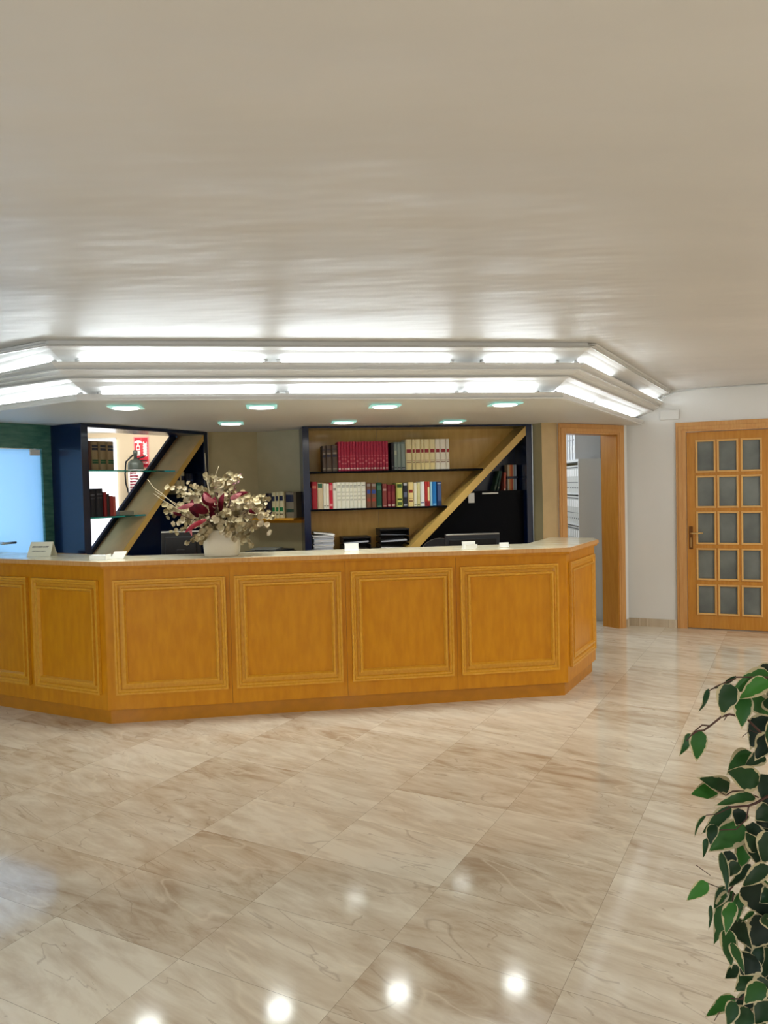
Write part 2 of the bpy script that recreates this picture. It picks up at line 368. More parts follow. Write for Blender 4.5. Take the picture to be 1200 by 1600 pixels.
# soffit underside: one slab following the rim, filled back to the shelving
back = [Vector((3.3, 10.1, 0)), Vector((-3.2, 10.1, 0))]
uz = ZS
mb = MB(); outer = [p for p in inset(r0, .03)]
outer[0] = wallhit(outer[1], outer[0], F_GRN, -.05); outer[3] = wallhit(outer[2], outer[3], F_DOOR, -.03)
poly = [(p.x, p.y) for p in outer] + [(2.63, 8.46), (1.75, 7.90), (1.50, 8.03), (-.79, 7.93), (-.86, 7.83), (-1.29, 8.09), (-1.74, 7.93), (-2.52, 6.52), (-2.84, 6.72)]
mb.prism(poly, ZS, ZS+.03, soff)
struct(mb.done('soffit'))
# lower rim lip
strip('trim_1', [inset(r0, .03), r0, withz([p*.85+q*.15 for p, q in zip(r0, r1)], 2.166), inset(withz(r0, 2.172), .008), withz(inset(r1, -.0), 2.2), inset(withz(r1, 2.203), .035), inset(withz(r0, 2.187), .04)], mould)
# lower lit fascia and trough floor
t2 = tiers[2]; t3 = tiers[3]; t4 = tiers[4]; t5 = tiers[5]; t6 = tiers[6]
fas1 = inset(r0, DI)
strip('trim_2', [inset(withz(r1, 2.19), .04), withz(fas1, 2.19), withz(inset(fas1, -.01), 2.215), withz([(p*.55+q*.45) for p, q in zip(inset(fas1, -.03), inset(t2, .02))], 2.25), withz([(p*.2+q*.8) for p, q in zip(fas1, inset(t2, .01))], 2.277), inset(withz(t2, 2.2885), .004)], mould)
# middle beam (classical profile)
strip('trim_3', [withz(inset(t2, .03), 2.2895), t2, inset(withz(t2, 2.296), -.006), inset(withz(t2, 2.300), .012), withz([(p+q)/2 for p, q in zip(t2, t3)], 2.318), inset(t3, .012), withz(t3, 2.333), withz(t3, 2.341), inset(withz(t3, 2.346), .015), withz([(p*.4+q*.6) for p, q in zip(t3, t4)], 2.364), withz(t4, 2.383), inset(withz(t4, 2.386), .035), inset(withz(t4, 2.355), .045)], mould)
fas2 = inset(t4, .13)
strip('trim_4', [inset(withz(t4, 2.36), .04), withz(fas2, 2.365), withz(inset(fas2, -.01), 2.39), withz([(p*.6+q*.4) for p, q in zip(inset(fas2, -.03), inset(t5, .02))], 2.425), withz([(p*.2+q*.8) for p, q in zip(fas2, inset(t5, .012))], 2.455), inset(withz(t5, 2.468), .004)], mould)
strip('trim_5', [withz(inset(t6, .005), 2.509), withz(t6, 2.505), inset(withz(t6, 2.498), .004), inset(withz(t6, 2.494), .014), withz([(p+q)/2 for p, q in zip(t5, t6)], 2.484), inset(withz(t5, 2.478), .012), withz(t5, 2.467), inset(withz(t5, 2.467), .02), inset(withz(t5, 2.509), .035)], mould)
# fluorescent battens lying in the troughs
def pos_on(poly, q, seg): return poly[seg].lerp(poly[seg+1], q)
tube_end = mat('tube_cap', srgb(200, 200, 200), .4, metal=.6)
def batten(P, Q, label):
    d = Q-P; L_ = d.length; a = atan2(d.y, d.x)
    t = thing('fluorescent_tube', label, 'light', T(P.x, P.y, P.z, a), 'fluorescent tubes in the soffit coves')
    MB().tube([(.03, 0, 0), (L_-.03, 0, 0)], .0095, tubem, seg=10).done('glass_tube', t)
    for x0 in (.0, L_-.03): MB().tube([(x0, 0, 0), (x0+.03, 0, 0)], .0145, tube_end, seg=10).done('end_cap', t)
def frac(poly, seg, px0, z):        # fraction along a segment where the photo column px0 falls
    lo, hi = 0., 1.
    f = lambda q: (lambda c: 600+FPX*c.dot(CR)/c.dot(CF))(poly[seg].lerp(poly[seg+1], q)-CP)
    for _ in range(40):
        m_ = (lo+hi)/2
        if f(m_) < px0: lo = m_
        else: hi = m_
    return (lo+hi)/2
low = withz(inset(r1, .066), 2.208); upp = withz(inset(t4, .070), 2.396)
def run(poly, z, spans, where):
    for seg, a, b_, lab in spans:
        fa = frac(poly, seg, a, z); fb = frac(poly, seg, b_, z)
        batten(poly[seg].lerp(poly[seg+1], fa), poly[seg].lerp(poly[seg+1], fb), lab+where)
run(low, 0, [(0, -60, 139, 'lit fluorescent tube above the left wing of the counter'), (1, 152, 436, 'leftmost long lit fluorescent tube above the counter front'), (1, 446, 716, 'middle lit fluorescent tube above the counter front'), (1, 724, 842, 'short right-hand lit fluorescent tube above the counter front'), (2, 868, 925, 'first lit fluorescent tube past the right corner'), (2, 930, 992, 'lit fluorescent tube nearest the wall')], ', in the lower cove')
run(upp, 0, [(0, -60, 86, 'lit fluorescent tube above the left wing of the counter'), (1, 118, 418, 'leftmost long lit fluorescent tube above the counter front'), (1, 432, 708, 'middle lit fluorescent tube above the counter front'), (1, 750, 872, 'short right-hand lit fluorescent tube above the counter front'), (2, 900, 952, 'first lit fluorescent tube past the right corner'), (2, 998, 1022, 'short stub of lit fluorescent tube against the wall')], ', in the upper cove')

# square glass downlights in the soffit
dlp = [(197, 637, 'far left of the front row'), (409, 636, 'front row, right of and in front of the flower vase'), (601, 635, 'front row, above the middle of the counter'), (789, 632, 'far right of the front row'),
       (361, 662, 'back row, leftmost, over the flower vase'), (537, 660, 'back row, before the left half of the wooden shelving'), (707, 659, 'back row, rightmost, before the cream volumes')]
for px_, py_, lab in dlp:
    P = atz(px_, py_, ZS-.012)
    t = thing('downlight', 'square glass recessed downlight, '+lab, 'light', T(P.x, P.y, ZS, F_CTR.ang), 'square glass downlights in the soffit')
    MB().box(-.105, .105, -.105, .105, -.016, -.008, tealm, bev=.002).done('glass_plate', t)
    MB().lathe([(.0, -.008), (.078, -.008), (.078, -.001), (0, -.001)], casem).done('housing', t)
    MB().lathe([(.0, -.022), (.078, -.022), (.088, -.0165), (0, -.0165)], lensm).done('lens', t)
    l = bpy.data.lights.new('downlight_lamp', 'AREA'); l.shape = 'DISK'; l.size = .16; l.energy = SPOT_E*4; l.color = (.95, 1, .96); l.spread = radians(120)
    lo = bpy.data.objects.new('downlight_lamp', l); C.objects.link(lo); lo.parent = t; lo.location = (0, 0, -.024)
# added light panels, out of view behind and right of the camera, brightening the hall
for k, (x, y, w_) in enumerate(((-2.2, -1.2, 'left'), (1.8, -1.2, 'right'), (-2.2, -3.4, 'rear left'), (1.8, -3.4, 'rear right'), (4.3, 5.2, 'in front of the glazed door'), (4.0, 2.2, 'along the right wall'))):
    t = thing('added_ceiling_light', 'added unseen square ceiling light panel in the hall, '+w_, 'light', T(x, y, ZC), 'added hall ceiling light panels')
    MB().box(-.32, .32, -.32, .32, -.03, -.001, casem, bev=.004).done('frame', t)
    MB().box(-.28, .28, -.28, .28, -.034, -.03, mat('added_panel_glow', (1, 1, 1, 1), .5, emis=(1, .95, .86, 1), es=1.5)).done('diffuser', t)
    l = bpy.data.lights.new('added_panel_lamp', 'AREA'); l.shape = 'SQUARE'; l.size = .55; l.energy = HALL_FILL_E; l.color = (1, .97, .92)
    lo = bpy.data.objects.new('added_panel_lamp', l); C.objects.link(lo); lo.parent = t; lo.location = (0, 0, -.04)

# ------------------------------------------------------------------ reception counter
ZB = 1.066
def ztop(x): return 1.115-.0053*max(0, x+1.92)
def corner_pts(off):                 # outline of the counter front at an outward offset
    fr = [F_WING, F_CTR, F_RET]; P = [Vector((F_WING.A.x, F_WING.A.y, 0)), Vector((F_CTR.A.x, F_CTR.A.y, 0)), Vector((F_RET.A.x, F_RET.A.y, 0)), F_RET.w(F_RET.L, 0, 0)]
    return inset(P, -off)
P0 = corner_pts(0); PI_ = corner_pts(-.10); PK = corner_pts(-.03)
ctr = thing('reception_counter', 'long honey-coloured wooden reception counter with framed panels and angled ends', 'counter', T(0, 0, 0))
mb = MB(); 
def shell(mb, A, B, z0, z1f, m):
    n = len(A); i = mb.mi(m)
    lo = [mb.b.verts.new((p.x, p.y, z0)) for p in A]+[mb.b.verts.new((p.x, p.y, z0)) for p in B[::-1]]
    hi = [mb.b.verts.new((p.x, p.y, z1f(p.x))) for p in A]+[mb.b.verts.new((p.x, p.y, z1f(p.x))) for p in B[::-1]]
    mb.b.faces.new(lo[::-1]).material_index = i; mb.b.faces.new(hi).material_index = i; k2 = len(lo)
    for k in range(k2): mb.b.faces.new((lo[k], lo[(k+1) % k2], hi[(k+1) % k2], hi[k])).material_index = i
zbody = lambda x: ztop(x)-.047
shell(mb, P0, PI_, .10, zbody, honey); mb.done('body', ctr)
mb = MB(); shell(mb, PK, PI_, 0, lambda x: .10, plinthm); mb.done('plinth', ctr)
def cpanel(fr, pxs, outer, inner, lab=None):
    # outer/inner = photo corners (left, right, top, bottom) as u,z on the counter face
    (u0, u1, z0, z1), (v0, v1, y0, y1) = outer, inner
    e = bpy.data.objects.new('front_panel', None); C.objects.link(e); e.parent = ctr; e.matrix_world = fr.M()
    MB().box(u0+.004, u1-.004, -.004, .002, z0+.004, z1-.004, honeym).done('panel_border', e)
    MB().box(v0, v1, -.007, .002, y0, y1, honey).done('panel_field', e)
    MB().frame(u0, u1, z0, z1, .036, -.001, -.024, honeym, 2).done('outer_moulding', e)
    MB().frame(v0-.026, v1+.026, y0-.026, y1+.026, .026, -.004, -.027, honeym).done('inner_moulding', e)
def mk(fr, l, r, t, b_, il, ir, it, ib):
    ul = fr.px(*l)[0]; ur = fr.px(*r)[0]; return (ul, ur, fr.px(*b_)[1], fr.px(*t)[1]), (fr.px(*il)[0], fr.px(*ir)[0], fr.px(*ib)[1], fr.px(*it)[1])
ZP = (.205, .985, .29, .905)
def mk2(fr, l, r, il, ir):
    return (fr.px(l, 980)[0], fr.px(r, 980)[0], ZP[0], ZP[1]), (fr.px(il, 980)[0], fr.px(ir, 980)[0], ZP[2], ZP[3])
for a in ((178.5, 354.5, 198, 336), (368, 534.5, 387, 518), (549.5, 708, 567, 693), (720, 872.5, 736.5, 860)): cpanel(F_CTR, 0, *mk2(F_CTR, *a))
for a in ((55, 156, 66, 146), (-92, 47, -78, 38)): cpanel(F_WING, 0, *mk2(F_WING, *a))
o_, i_ = mk2(F_RET, 890, 925, 893.5, 921.5); cpanel(F_RET, 0, (.06, F_RET.L-.06, o_[2], o_[3]), (.125, F_RET.L-.125, i_[2], i_[3]))
for px_ in (360.5, 541.5, 714): 
    u = F_CTR.px(px_, 980)[0]; MB().box(u-.001, u+.001, -.0012, .004, .10, 1.06, mat('seam_brown', srgb(120, 70, 16), .7)).done('panel_joint', ctr, M=F_CTR.M())  # dark brown joint between the counter panels
# worktop slab
wt = thing('counter_worktop', 'cream marble worktop with wooden edge running along the reception counter', 'worktop', T(0, 0, 0))
PE = corner_pts(.038); PM = corner_pts(.022); PB = corner_pts(-.40); PE2 = corner_pts(.026)
endp = [Vector((1.775, 6.60, 0)), Vector((1.43, 6.75, 0)), Vector((1.12, 6.12, 0))]
def slab(mb, A, back, zl_, zh, m):
    i = mb.mi(m); pts = A+back
    lo = [mb.b.verts.new((p.x, p.y, zl_(p.x))) for p in pts]; hi = [mb.b.verts.new((p.x, p.y, zh(p.x))) for p in pts]; n = len(pts)
    for f in bmesh.ops.triangulate_fill(mb.b, edges=[], use_beauty=True) if False else []: pass
    a = mb.b.faces.new(lo[::-1]); c = mb.b.faces.new(hi); a.material_index = c.material_index = i
    for k in range(n): mb.b.faces.new((lo[k], lo[(k+1) % n], hi[(k+1) % n], hi[k])).material_index = i
    bmesh.ops.triangulate(mb.b, faces=[a, c])
bk = endp+[PB[1]+Vector((0, 0, 0)), PB[0]]
bk = [endp[0], endp[1], endp[2], Vector((PB[1].x+.0, PB[1].y, 0)), Vector((PB[0].x, PB[0].y, 0))]
mb = MB(); slab(mb, PM, bk, lambda x: ztop(x)-.02, lambda x: ztop(x), topm); mb.done('marble_top', wt)
mb = MB(); shell(mb, PE, PM, 0, lambda x: ztop(x)-.001, oakc)
for v in mb.b.verts:
    if v.co.z < .5: v.co.z = ztop(v.co.x)-.030
mb.done('wooden_edge', wt)
mb = MB(); slab(mb, PE2, bk, lambda x: zbody(x)+.0005, lambda x: ztop(x)-.0305, honey)
mb.done('underlay', wt)

# ------------------------------------------------------------------ right-hand shelving unit
cabM = F_CAB.M(); D = .37; LC = F_CAB.L; ZW = .955
sh = thing('shelving_unit', 'wide navy-framed shelving unit with wood back, two dark shelves and diagonal board', 'shelving', cabM)
MB().box(0, .062, 0, D, 0, ZS-.003, navy, bev=.002).done('side_post', sh)
MB().box(LC-.062, LC, 0, D, 0, ZS-.003, navy, bev=.002).done('side_post', sh)
MB().box(.062, LC-.062, 0, D, ZS-.02, ZS-.003, navy).done('top_board', sh)
MB().box(.062, LC-.062, .02, D, 0, ZW, black, bev=.002).done('base_cabinet', sh)
us = F_CAB.px(590.5, 760, D-.02)[0]
MB().box(.062, us-.0015, D-.02, D, ZW, ZS-.02, shelfwood).box(us+.0015, LC-.062, D-.02, D, ZW, ZS-.02, shelfwood).done('back_panel', sh)
dA = (F_CAB.px(641.8, 853)); dB = F_CAB.px(819, 668); eA = F_CAB.px(657, 853); eB = F_CAB.px(820.6, 681)
def linx(p, q, z): return p[0]+(q[0]-p[0])*(z-p[1])/(q[1]-p[1])
ur = LC-.062
zu = dA[1]+(ur-dA[0])*(dB[1]-dA[1])/(dB[0]-dA[0]); ze = eA[1]+(ur-eA[0])*(eB[1]-eA[1])/(eB[0]-eA[0])
MB().prismy([(linx(dA, dB, ZW), ZW), (linx(eA, eB, ZW), ZW), (ur, ze), (ur, min(zu, ZS-.02))], .004, D-.02, edgewood).done('diagonal_board', sh)
def shelf_to_diag(z): return linx(dA, dB, z)
z1s = 1.726; z2s = 1.366
MB().box(.062, shelf_to_diag(z1s-.018)-.0, .01, D-.02, z1s-.018, z1s, black, bev=.002).done('shelf', sh)
MB().box(.062, shelf_to_diag(z2s-.018)-.0, .01, D-.02, z2s-.018, z2s, black, bev=.002).done('shelf', sh)
# dark closed part right of the diagonal: black doors below, niche above
zn = F_CAB.px(800, 766, .16)[1]
def tri(z0, z1, y0, y1, m, name):
    mbb = MB(); mbb.prismy([(linx(eA, eB, z0)+.001, z0), (ur, z0), (ur, z1), (linx(eA, eB, z1)+.001, z1)], y0, y1, m); return mbb.done(name, sh)
tri(ZW, zn-.012, .10, .12, black, 'black_door')
tri(zn-.012, zn, .10, D-.03, black, 'niche_floor')
MB().prismy([(linx(eA, eB, zn)+.001, zn), (ur, zn), (ur, ze-.01)], D-.04, D-.03, navy).done('niche_back', sh)
h0 = F_CAB.px(753, 771, .09); h1 = F_CAB.px(778, 770, .09)
MB().box(h0[0], h1[0], .078, .088, h0[1]-.008, h0[1]+.008, steel, bev=.003).box(h0[0]+.01, h0[0]+.02, .086, .10, h0[1]-.005, h0[1]+.005, steel).box(h1[0]-.02, h1[0]-.01, .086, .10, h0[1]-.005, h0[1]+.005, steel).done('pull_handle', sh)
q0 = F_CAB.px(731.5, 786, .095); q1 = F_CAB.px(741, 770, .095)
MB().box(q0[0], q1[0], .088, .10, q0[1], q1[1], steel, bev=.003).done('switch_plate', sh)

# ------------------------------------------------------------------ books
def C3(*a): return mat('bk_%d_%d_%d' % a, srgb(*a), .5)
def book(fr, u0, u1, z0, h, dep, yf, cover, bands=(), label='', group=None, lean=0, name='book', curve=.26, pg=True):
    w = u1-u0; cm = C3(*cover); root_m = fr.M() @ Matrix.Translation((u0, yf, z0))
    if lean: root_m = root_m @ Matrix.Rotation(lean, 4, 'Y')
    mb = MB(); i = mb.mi(cm); g = .0004
    # spine: slightly rounded, cut by z into bands
    zs = sorted({0., 1., *[b_[0] for b_ in bands], *[b_[1] for b_ in bands]})
    sp = []
    for q in (-1, -.72, -.36, 0, .36, .72, 1): sp.append((w/2+q*(w/2-g), (q**4)*curve*w))
    for a, b_ in zip(zs[:-1], zs[1:]):
        mm = cm
        for bd in bands:
            if bd[0]-1e-6 <= a and b_ <= bd[1]+1e-6: mm = C3(*bd[2])
        for k in range(6):
            mb.face([(sp[k][0], sp[k][1], a*h), (sp[k+1][0], sp[k+1][1], a*h), (sp[k+1][0], sp[k+1][1], b_*h), (sp[k][0], sp[k][1], b_*h)], mm if 0 < k < 5 else cm, False)
    t = min(.0025, w*.12); y0 = curve*w
    mb.box(g, t, y0, dep, 0, h, cm).box(w-t, w-g, y0, dep, 0, h, cm)
    mb.face([(p[0], p[1], h) for p in sp]+[(w-g, y0+.004, h), (g, y0+.004, h)], cm); mb.face([(p[0], p[1], 0) for p in sp]+[(w-g, y0+.004, 0), (g, y0+.004, 0)], cm)
    mb.box(t, w-t, y0+.002, dep-.004, .003, h-.004, pages if pg else cm)
    o = mb.done(name, M=root_m); return tag(o, label, 'book' if name == 'book' else 'binder', group)
ORD = ['first', 'second', 'third', 'fourth', 'fifth', 'sixth', 'seventh', 'eighth', 'ninth', 'tenth', 'eleventh', 'twelfth', 'thirteenth', 'fourteenth', 'fifteenth', 'sixteenth', 'seventeenth']
YF = .06
def X5(v): return 490+v/5.4545
def ux(v, fr=F_CAB, y=YF): return fr.px(X5(v), 740, y)[0]
def hz(py, z0, px_=590, fr=F_CAB, y=YF): return fr.px(px_, py, y)[1]-z0
G1 = 'books on the upper shelf of the wide shelving unit'
gold = (200, 170, 110)
for k, (a, b_) in enumerate(((78, 110), (110, 160), (160, 210))):
    book(F_CAB, ux(a), ux(b_), z1s, .245+.004*k, .19, YF, (92, 76, 64), [(.82, .87, (58, 50, 60)), (.66, .72, (150, 136, 120)), (.55, .64, (46, 44, 66)), (.08, .12, (150, 136, 112))], '%s dark brown law volume from the left, beside the crimson set' % ORD[k], G1)
N_ = 17; e0, e1 = 212, 640
for k in range(N_):
    a = e0+(e1-e0)*k/N_; b_ = e0+(e1-e0)*(k+1)/N_
    book(F_CAB, ux(a), ux(b_), z1s, .282+.002*sin(k*1.7), .2, YF, (178, 38, 70), [(.50, .515, (225, 130, 140)), (.38, .44, (205, 90, 105)), (.24, .28, (215, 120, 130)), (.06, .10, (235, 200, 190))] if k % 3 else [(.50, .515, (225, 130, 140)), (.30, .36, (210, 110, 120)), (.05, .11, (240, 215, 205))], '%s crimson volume from the left in the row of seventeen on the upper shelf' % ORD[k], G1)
book(F_CAB, ux(668), ux(690), z1s, .27, .19, YF+.01, (40, 38, 46), [(.1, .14, (120, 120, 120))], 'black volume at the left of the grey-green books on the upper shelf', G1)
for k, (a, b_) in enumerate(((690, 715), (715, 748), (748, 788))):
    book(F_CAB, ux(a), ux(b_), z1s, .272, .19, YF, (140, 156, 150), [(0, .1, (44, 44, 54)), (.02, .06, (170, 170, 170)), (.93, 1, (110, 126, 122))] + ([(.55, .7, (190, 196, 170))] if k == 0 else []), '%s grey-green book from the left with dark foot, upper shelf' % ORD[k], G1)
es = [790, 845, 870, 918, 945, 992, 1042, 1083, 1135, 1162]
for k in range(9):
    c = (240, 226, 178) if k not in (6, 7, 8) else (238, 230, 214)
    w_ = ux(es[k+1])-ux(es[k])
    book(F_CAB, ux(es[k]), ux(es[k+1]), z1s, .298, .21, YF, c, [(.56, .67, (150, 34, 44)), (.300, .312, (150, 60, 60)), (.30-.07, .30-.04, (120, 70, 50)), (0, .22, (244, 224, 160) if k not in (6, 7, 8) else (240, 234, 216))], '%s cream code book with red label from the left, upper shelf' % ORD[k], G1)
G2 = 'books on the lower shelf of the wide shelving unit'
row2 = [(-38, -22, (22, 24, 52), [], 'navy book in the shadow at the left end', 447), (-22, 27, (160, 30, 44), [(.75, .85, (190, 110, 90))], 'thick crimson book near the left end', 397), (27, 78, (206, 186, 150), [(.8, .97, (40, 92, 66))], 'beige book with green top label', 405),
        (78, 102, (232, 226, 206), [(.1, .14, (150, 140, 120))], 'first ivory book, right of the beige one', 412), (102, 128, (234, 228, 208), [(.1, .14, (150, 140, 120))], 'second ivory book, left of the bright red one', 414), (128, 160, (196, 24, 52), [(.7, .9, (226, 120, 120)), (.1, .2, (230, 150, 150))], 'bright red narrow book among the ivory ones', 404),
        (160, 192, (232, 228, 212), [(.7, .8, (150, 146, 136))], 'ivory book just right of the bright red one', 406)]
iv = [192, 232, 268, 302, 333, 368, 402, 443]
for k in range(7): row2.append((iv[k], iv[k+1], (234, 232, 214), [(.85, .88, (140, 140, 126)), (.8, .82, (160, 160, 146)), (.3, .36, (196, 194, 176)), (.45, .5, (196, 194, 176)), (.6, .64, (196, 194, 176))], '%s of seven ivory volumes with fine spine lettering' % ORD[k], 401-(k > 4)*2))
row2 += [(447, 487, (116, 78, 56), [(.56, .72, (44, 74, 150)), (.26, .30, (180, 50, 40)), (.33, .36, (180, 50, 40)), (.85, .95, (150, 140, 130))], 'left brown book with blue and red bands', 404), (487, 533, (116, 78, 56), [(.56, .72, (44, 74, 150)), (.26, .30, (180, 50, 40)), (.33, .36, (180, 50, 40)), (.85, .95, (150, 140, 130))], 'right brown book with blue and red bands', 404),
         (533, 580, (16, 78, 58), [(.7, .88, (70, 120, 96)), (.03, .06, (120, 140, 110))], 'dark green book', 403), (583, 622, (134, 60, 54), [(.7, .78, (190, 150, 140)), (.05, .08, (190, 150, 140))], 'brick-brown book right of the dark green one', 413), (625, 655, (118, 22, 34), [(.05, .12, (220, 200, 180)), (.3, .7, (140, 50, 50))], 'left of two dark red rounded books', 422), (656, 693, (112, 20, 34), [(.05, .12, (220, 200, 180)), (.3, .7, (136, 48, 50))], 'right of two dark red rounded books', 422),
         (703, 757, (206, 206, 112), [(.8, .95, (44, 84, 34)), (.28, .35, (60, 80, 30)), (.06, .2, (70, 96, 40))], 'yellow-green book with dark green labels', 406), (759, 799, (30, 34, 46), [(.88, .98, (190, 190, 190)), (.4, .6, (96, 104, 130)), (.04, .1, (180, 180, 190))], 'black book with white top mark', 404), (801, 849, (240, 216, 146), [(.56, .68, (150, 44, 30)), (.32, .34, (140, 70, 40)), (.2, .25, (120, 60, 40))], 'cream-yellow book with red label', 399),
         (850, 878, (236, 232, 206), [(.06, .09, (140, 140, 100))], 'thin ivory book right of the cream-yellow one', 404), (878, 905, (216, 208, 150), [(.06, .1, (70, 80, 50))], 'thin yellowish book', 402), (906, 944, (240, 242, 238), [(.12, .17, (110, 120, 150))], 'white book left of the orange-red one', 396), (945, 966, (190, 48, 46), [(.02, .2, (120, 30, 40))], 'orange-red book with dark foot', 396),
         (966, 988, (196, 70, 50), [(.22, .78, (238, 226, 170)), (0, .2, (150, 26, 40))], 'red book with cream label', 396), (990, 1008, (160, 206, 226), [], 'thin pale blue book', 397), (1008, 1046, (20, 118, 190), [(.04, .1, (120, 180, 220))], 'bright blue book', 396), (1048, 1090, (34, 52, 96), [(.2, .85, (66, 86, 130)), (.9, .95, (160, 170, 190))], 'navy blue book at the right end', 396)]
for a, b_, c, bd, lb, ty in row2:
    py = 680+ty/5.4545 - (X5(a)-590)*0.0
    h_ = F_CAB.px(X5((a+b_)/2), py, YF)[1]-z2s
    book(F_CAB, ux(a), ux(b_), z2s, h_, .19, YF, c, bd, lb+' on the lower shelf', G2)

# niche in the dark corner: leaning green books, a red one, two stacks of colourful slim cases
yn = .2
def nu(px_, y=yn): return F_CAB.px(px_, 750, y)[0]
a = nu(771); book(F_CAB, a, a+.024, zn, .21, .12, yn, (24, 62, 48), [(.1, .3, (90, 100, 84))], 'dark green book leaning in the dark niche, left one', lean=.28, pg=False)
a = nu(776.5); book(F_CAB, a, a+.022, zn, .205, .12, yn, (18, 54, 44), [(.1, .22, (120, 124, 110))], 'dark green book leaning in the dark niche, right one', lean=.2, pg=False)
a = nu(787.5); book(F_CAB, a, a+.02, zn, .185, .12, yn, (206, 104, 84), [(0, .1, (226, 206, 190))], 'salmon red narrow book upright in the dark niche', lean=.03, pg=False)
cols = [(196, 190, 176), (210, 160, 100), (214, 120, 60), (190, 92, 60), (176, 176, 150), (120, 140, 170), (176, 190, 206)]
for r_, (za, lab) in enumerate(((zn, 'lower'), (zn+.142, 'upper'))):
    t = thing('disc_case_stack', '%s block of slim colourful disc cases in the dark niche' % lab, 'disc cases', F_CAB.M() @ Matrix.Translation((nu(793.5), yn, za)))
    x = 0
    for k, c in enumerate(cols):
        w_ = .0135; MB().box(x, x+w_-.001, 0, .1, 0, .118, C3(*c), bev=.0015).done('disc_case', t); x += w_
    if r_ == 0:
        MB().box(-.01, x+.01, -.004, .11, .12, .14, navy).done('divider', t)

# trays and papers on the base
def px_u(px_, y, fr=F_CAB): return fr.px(px_, 840, y)[0]
t = thing('paper_pile', 'untidy pile of loose white papers at the left of the shelving base', 'papers', F_CAB.M() @ Matrix.Translation((px_u(505, .12), .17, ZW)))
random.seed(3)
zz = .0
for k in range(13):
    w_ = random.uniform(.19, .215); th = random.uniform(.006, .016)
    MB().box(-w_/2*.97, w_/2*.97, -.09, .15, zz, zz+th*.8, [whitep, C3(205, 212, 226), C3(190, 194, 204), C3(232, 234, 240)][k % 4], rot=Matrix.Rotation(random.uniform(-.06, .06), 4, 'Z')).done('paper_sheaf', t); zz += th
MB().box(-.09, .11, -.08, .15, zz+.008, zz+.02, whitep, rot=Matrix.Rotation(.12, 4, 'Y')).done('paper_sheaf', t)
def tray_stack(px0, px1, levels, hgt, label, y=.1):
    u0 = px_u(px0, y); u1 = px_u(px1, y); w_ = u1-u0
    t = thing('letter_tray', label, 'letter trays', F_CAB.M() @ Matrix.Translation((u0+w_/2, y, ZW)), 'black letter trays on the shelving base')
    for k in range(levels):
        z = k*hgt
        mb = MB(); mb.box(-w_/2, w_/2, 0, .24, z, z+.005, blackp).box(-w_/2, -w_/2+.005, 0, .24, z, z+hgt*.8, blackp).box(w_/2-.005, w_/2, 0, .24, z, z+hgt*.8, blackp).box(-w_/2, w_/2, .235, .24, z, z+hgt*.8, blackp)
        mb.done('tray', t)
        MB().box(-w_/2+.012, w_/2-.02, .012, .22, z+.006, z+.012+.008*(k % 2), [whitep, C3(190, 196, 206), C3(120, 126, 136)][k % 3], rot=Matrix.Rotation(.05*((-1)**k), 4, 'Y')).done('paper', t)
    MB().box(-w_/2-.002, w_/2+.002, -.002, .242, levels*hgt-.012, levels*hgt+.004, blackp, bev=.003).done('tray_lid', t)
tray_stack(535.5, 579.5, 2, .062, 'low pair of black letter trays holding white papers, middle of the shelving base')
tray_stack(594, 639.5, 3, .064, 'taller stack of black letter trays by the foot of the diagonal board')

# ------------------------------------------------------------------ left shelving unit (open-backed)
lc = thing('shelving_unit', 'narrow navy open-backed shelving unit with green glass shelves and diagonal board', 'shelving', F_LCAB.M())
LL_ = F_LCAB.L; DL = .37
MB().box(0, .072, 0, DL, 0, ZS-.003, navy, bev=.002).done('side_post', lc)
MB().box(LL_-.06, LL_, 0, DL, 0, ZS-.003, navy, bev=.002).done('side_post', lc)
MB().box(.072, LL_-.06, 0, DL, ZS-.032, ZS-.003, navy).done('top_board', lc)
MB().box(.072, LL_-.06, .0, DL, 0, .93, navy, bev=.002).done('base_cabinet', lc)
A1 = F_LCAB.px(191, 861); A2 = F_LCAB.px(311.5, 681); E1 = F_LCAB.px(199, 862); E2 = F_LCAB.px(315, 692)
url = LL_-.06; zt = ZS-.032
def ln(p, q, u): return p[1]+(u-p[0])*(q[1]-p[1])/(q[0]-p[0])
zb_ = .93
MB().prismy([(linx(A1, A2, zb_), zb_), (linx(E1, E2, zb_), zb_), (url, ln(E1, E2, url)), (url, min(zt, ln(A1, A2, url)))], .004, DL-.03, mat('light_board_veneer', srgb(232, 180, 116), .5, noise=.1, nscale=8)).done('diagonal_board', lc)
MB().prismy([(linx(A1, A2, zb_), zb_), (linx(E1, E2, zb_)+.012, zb_), (url, ln(E1, E2, url)-.012), (url, min(zt, ln(A1, A2, url)))], -.002, .004, edgewood).done('front_edge_band', lc)
MB().prismy([(linx(A1, A2, zb_)-.045, zb_), (linx(E1, E2, zb_), zb_), (url, ln(E1, E2, url)), (url-.03, zt), (linx(A1, A2, zt)-.045, zt)], DL-.03, DL, greyp if False else navy).done('back_edge_strip', lc)
MB().prismy([(linx(E1, E2, zb_)+.001, zb_), (url, zb_), (url, ln(E1, E2, url)-.001)], DL-.06, DL-.04, navy).done('dark_back_panel', lc)
zg1 = 1.768; zg2 = 1.369
for z in (zg1, zg2):
    MB().box(.072, linx(A1, A2, z)-.002, .012, DL-.0, z-.012, z, glassg).done('glass_shelf', lc)
ZD = F_LCAB.px(283, 772, .16)[1]
MB().prismy([(linx(E1, E2, ZD)+.002, ZD-.012), (url, ZD-.012), (url, ZD), (linx(E1, E2, ZD)+.014, ZD)], .12, DL-.06, black).done('dark_shelf', lc)
G3 = 'books in the open-backed shelving unit'
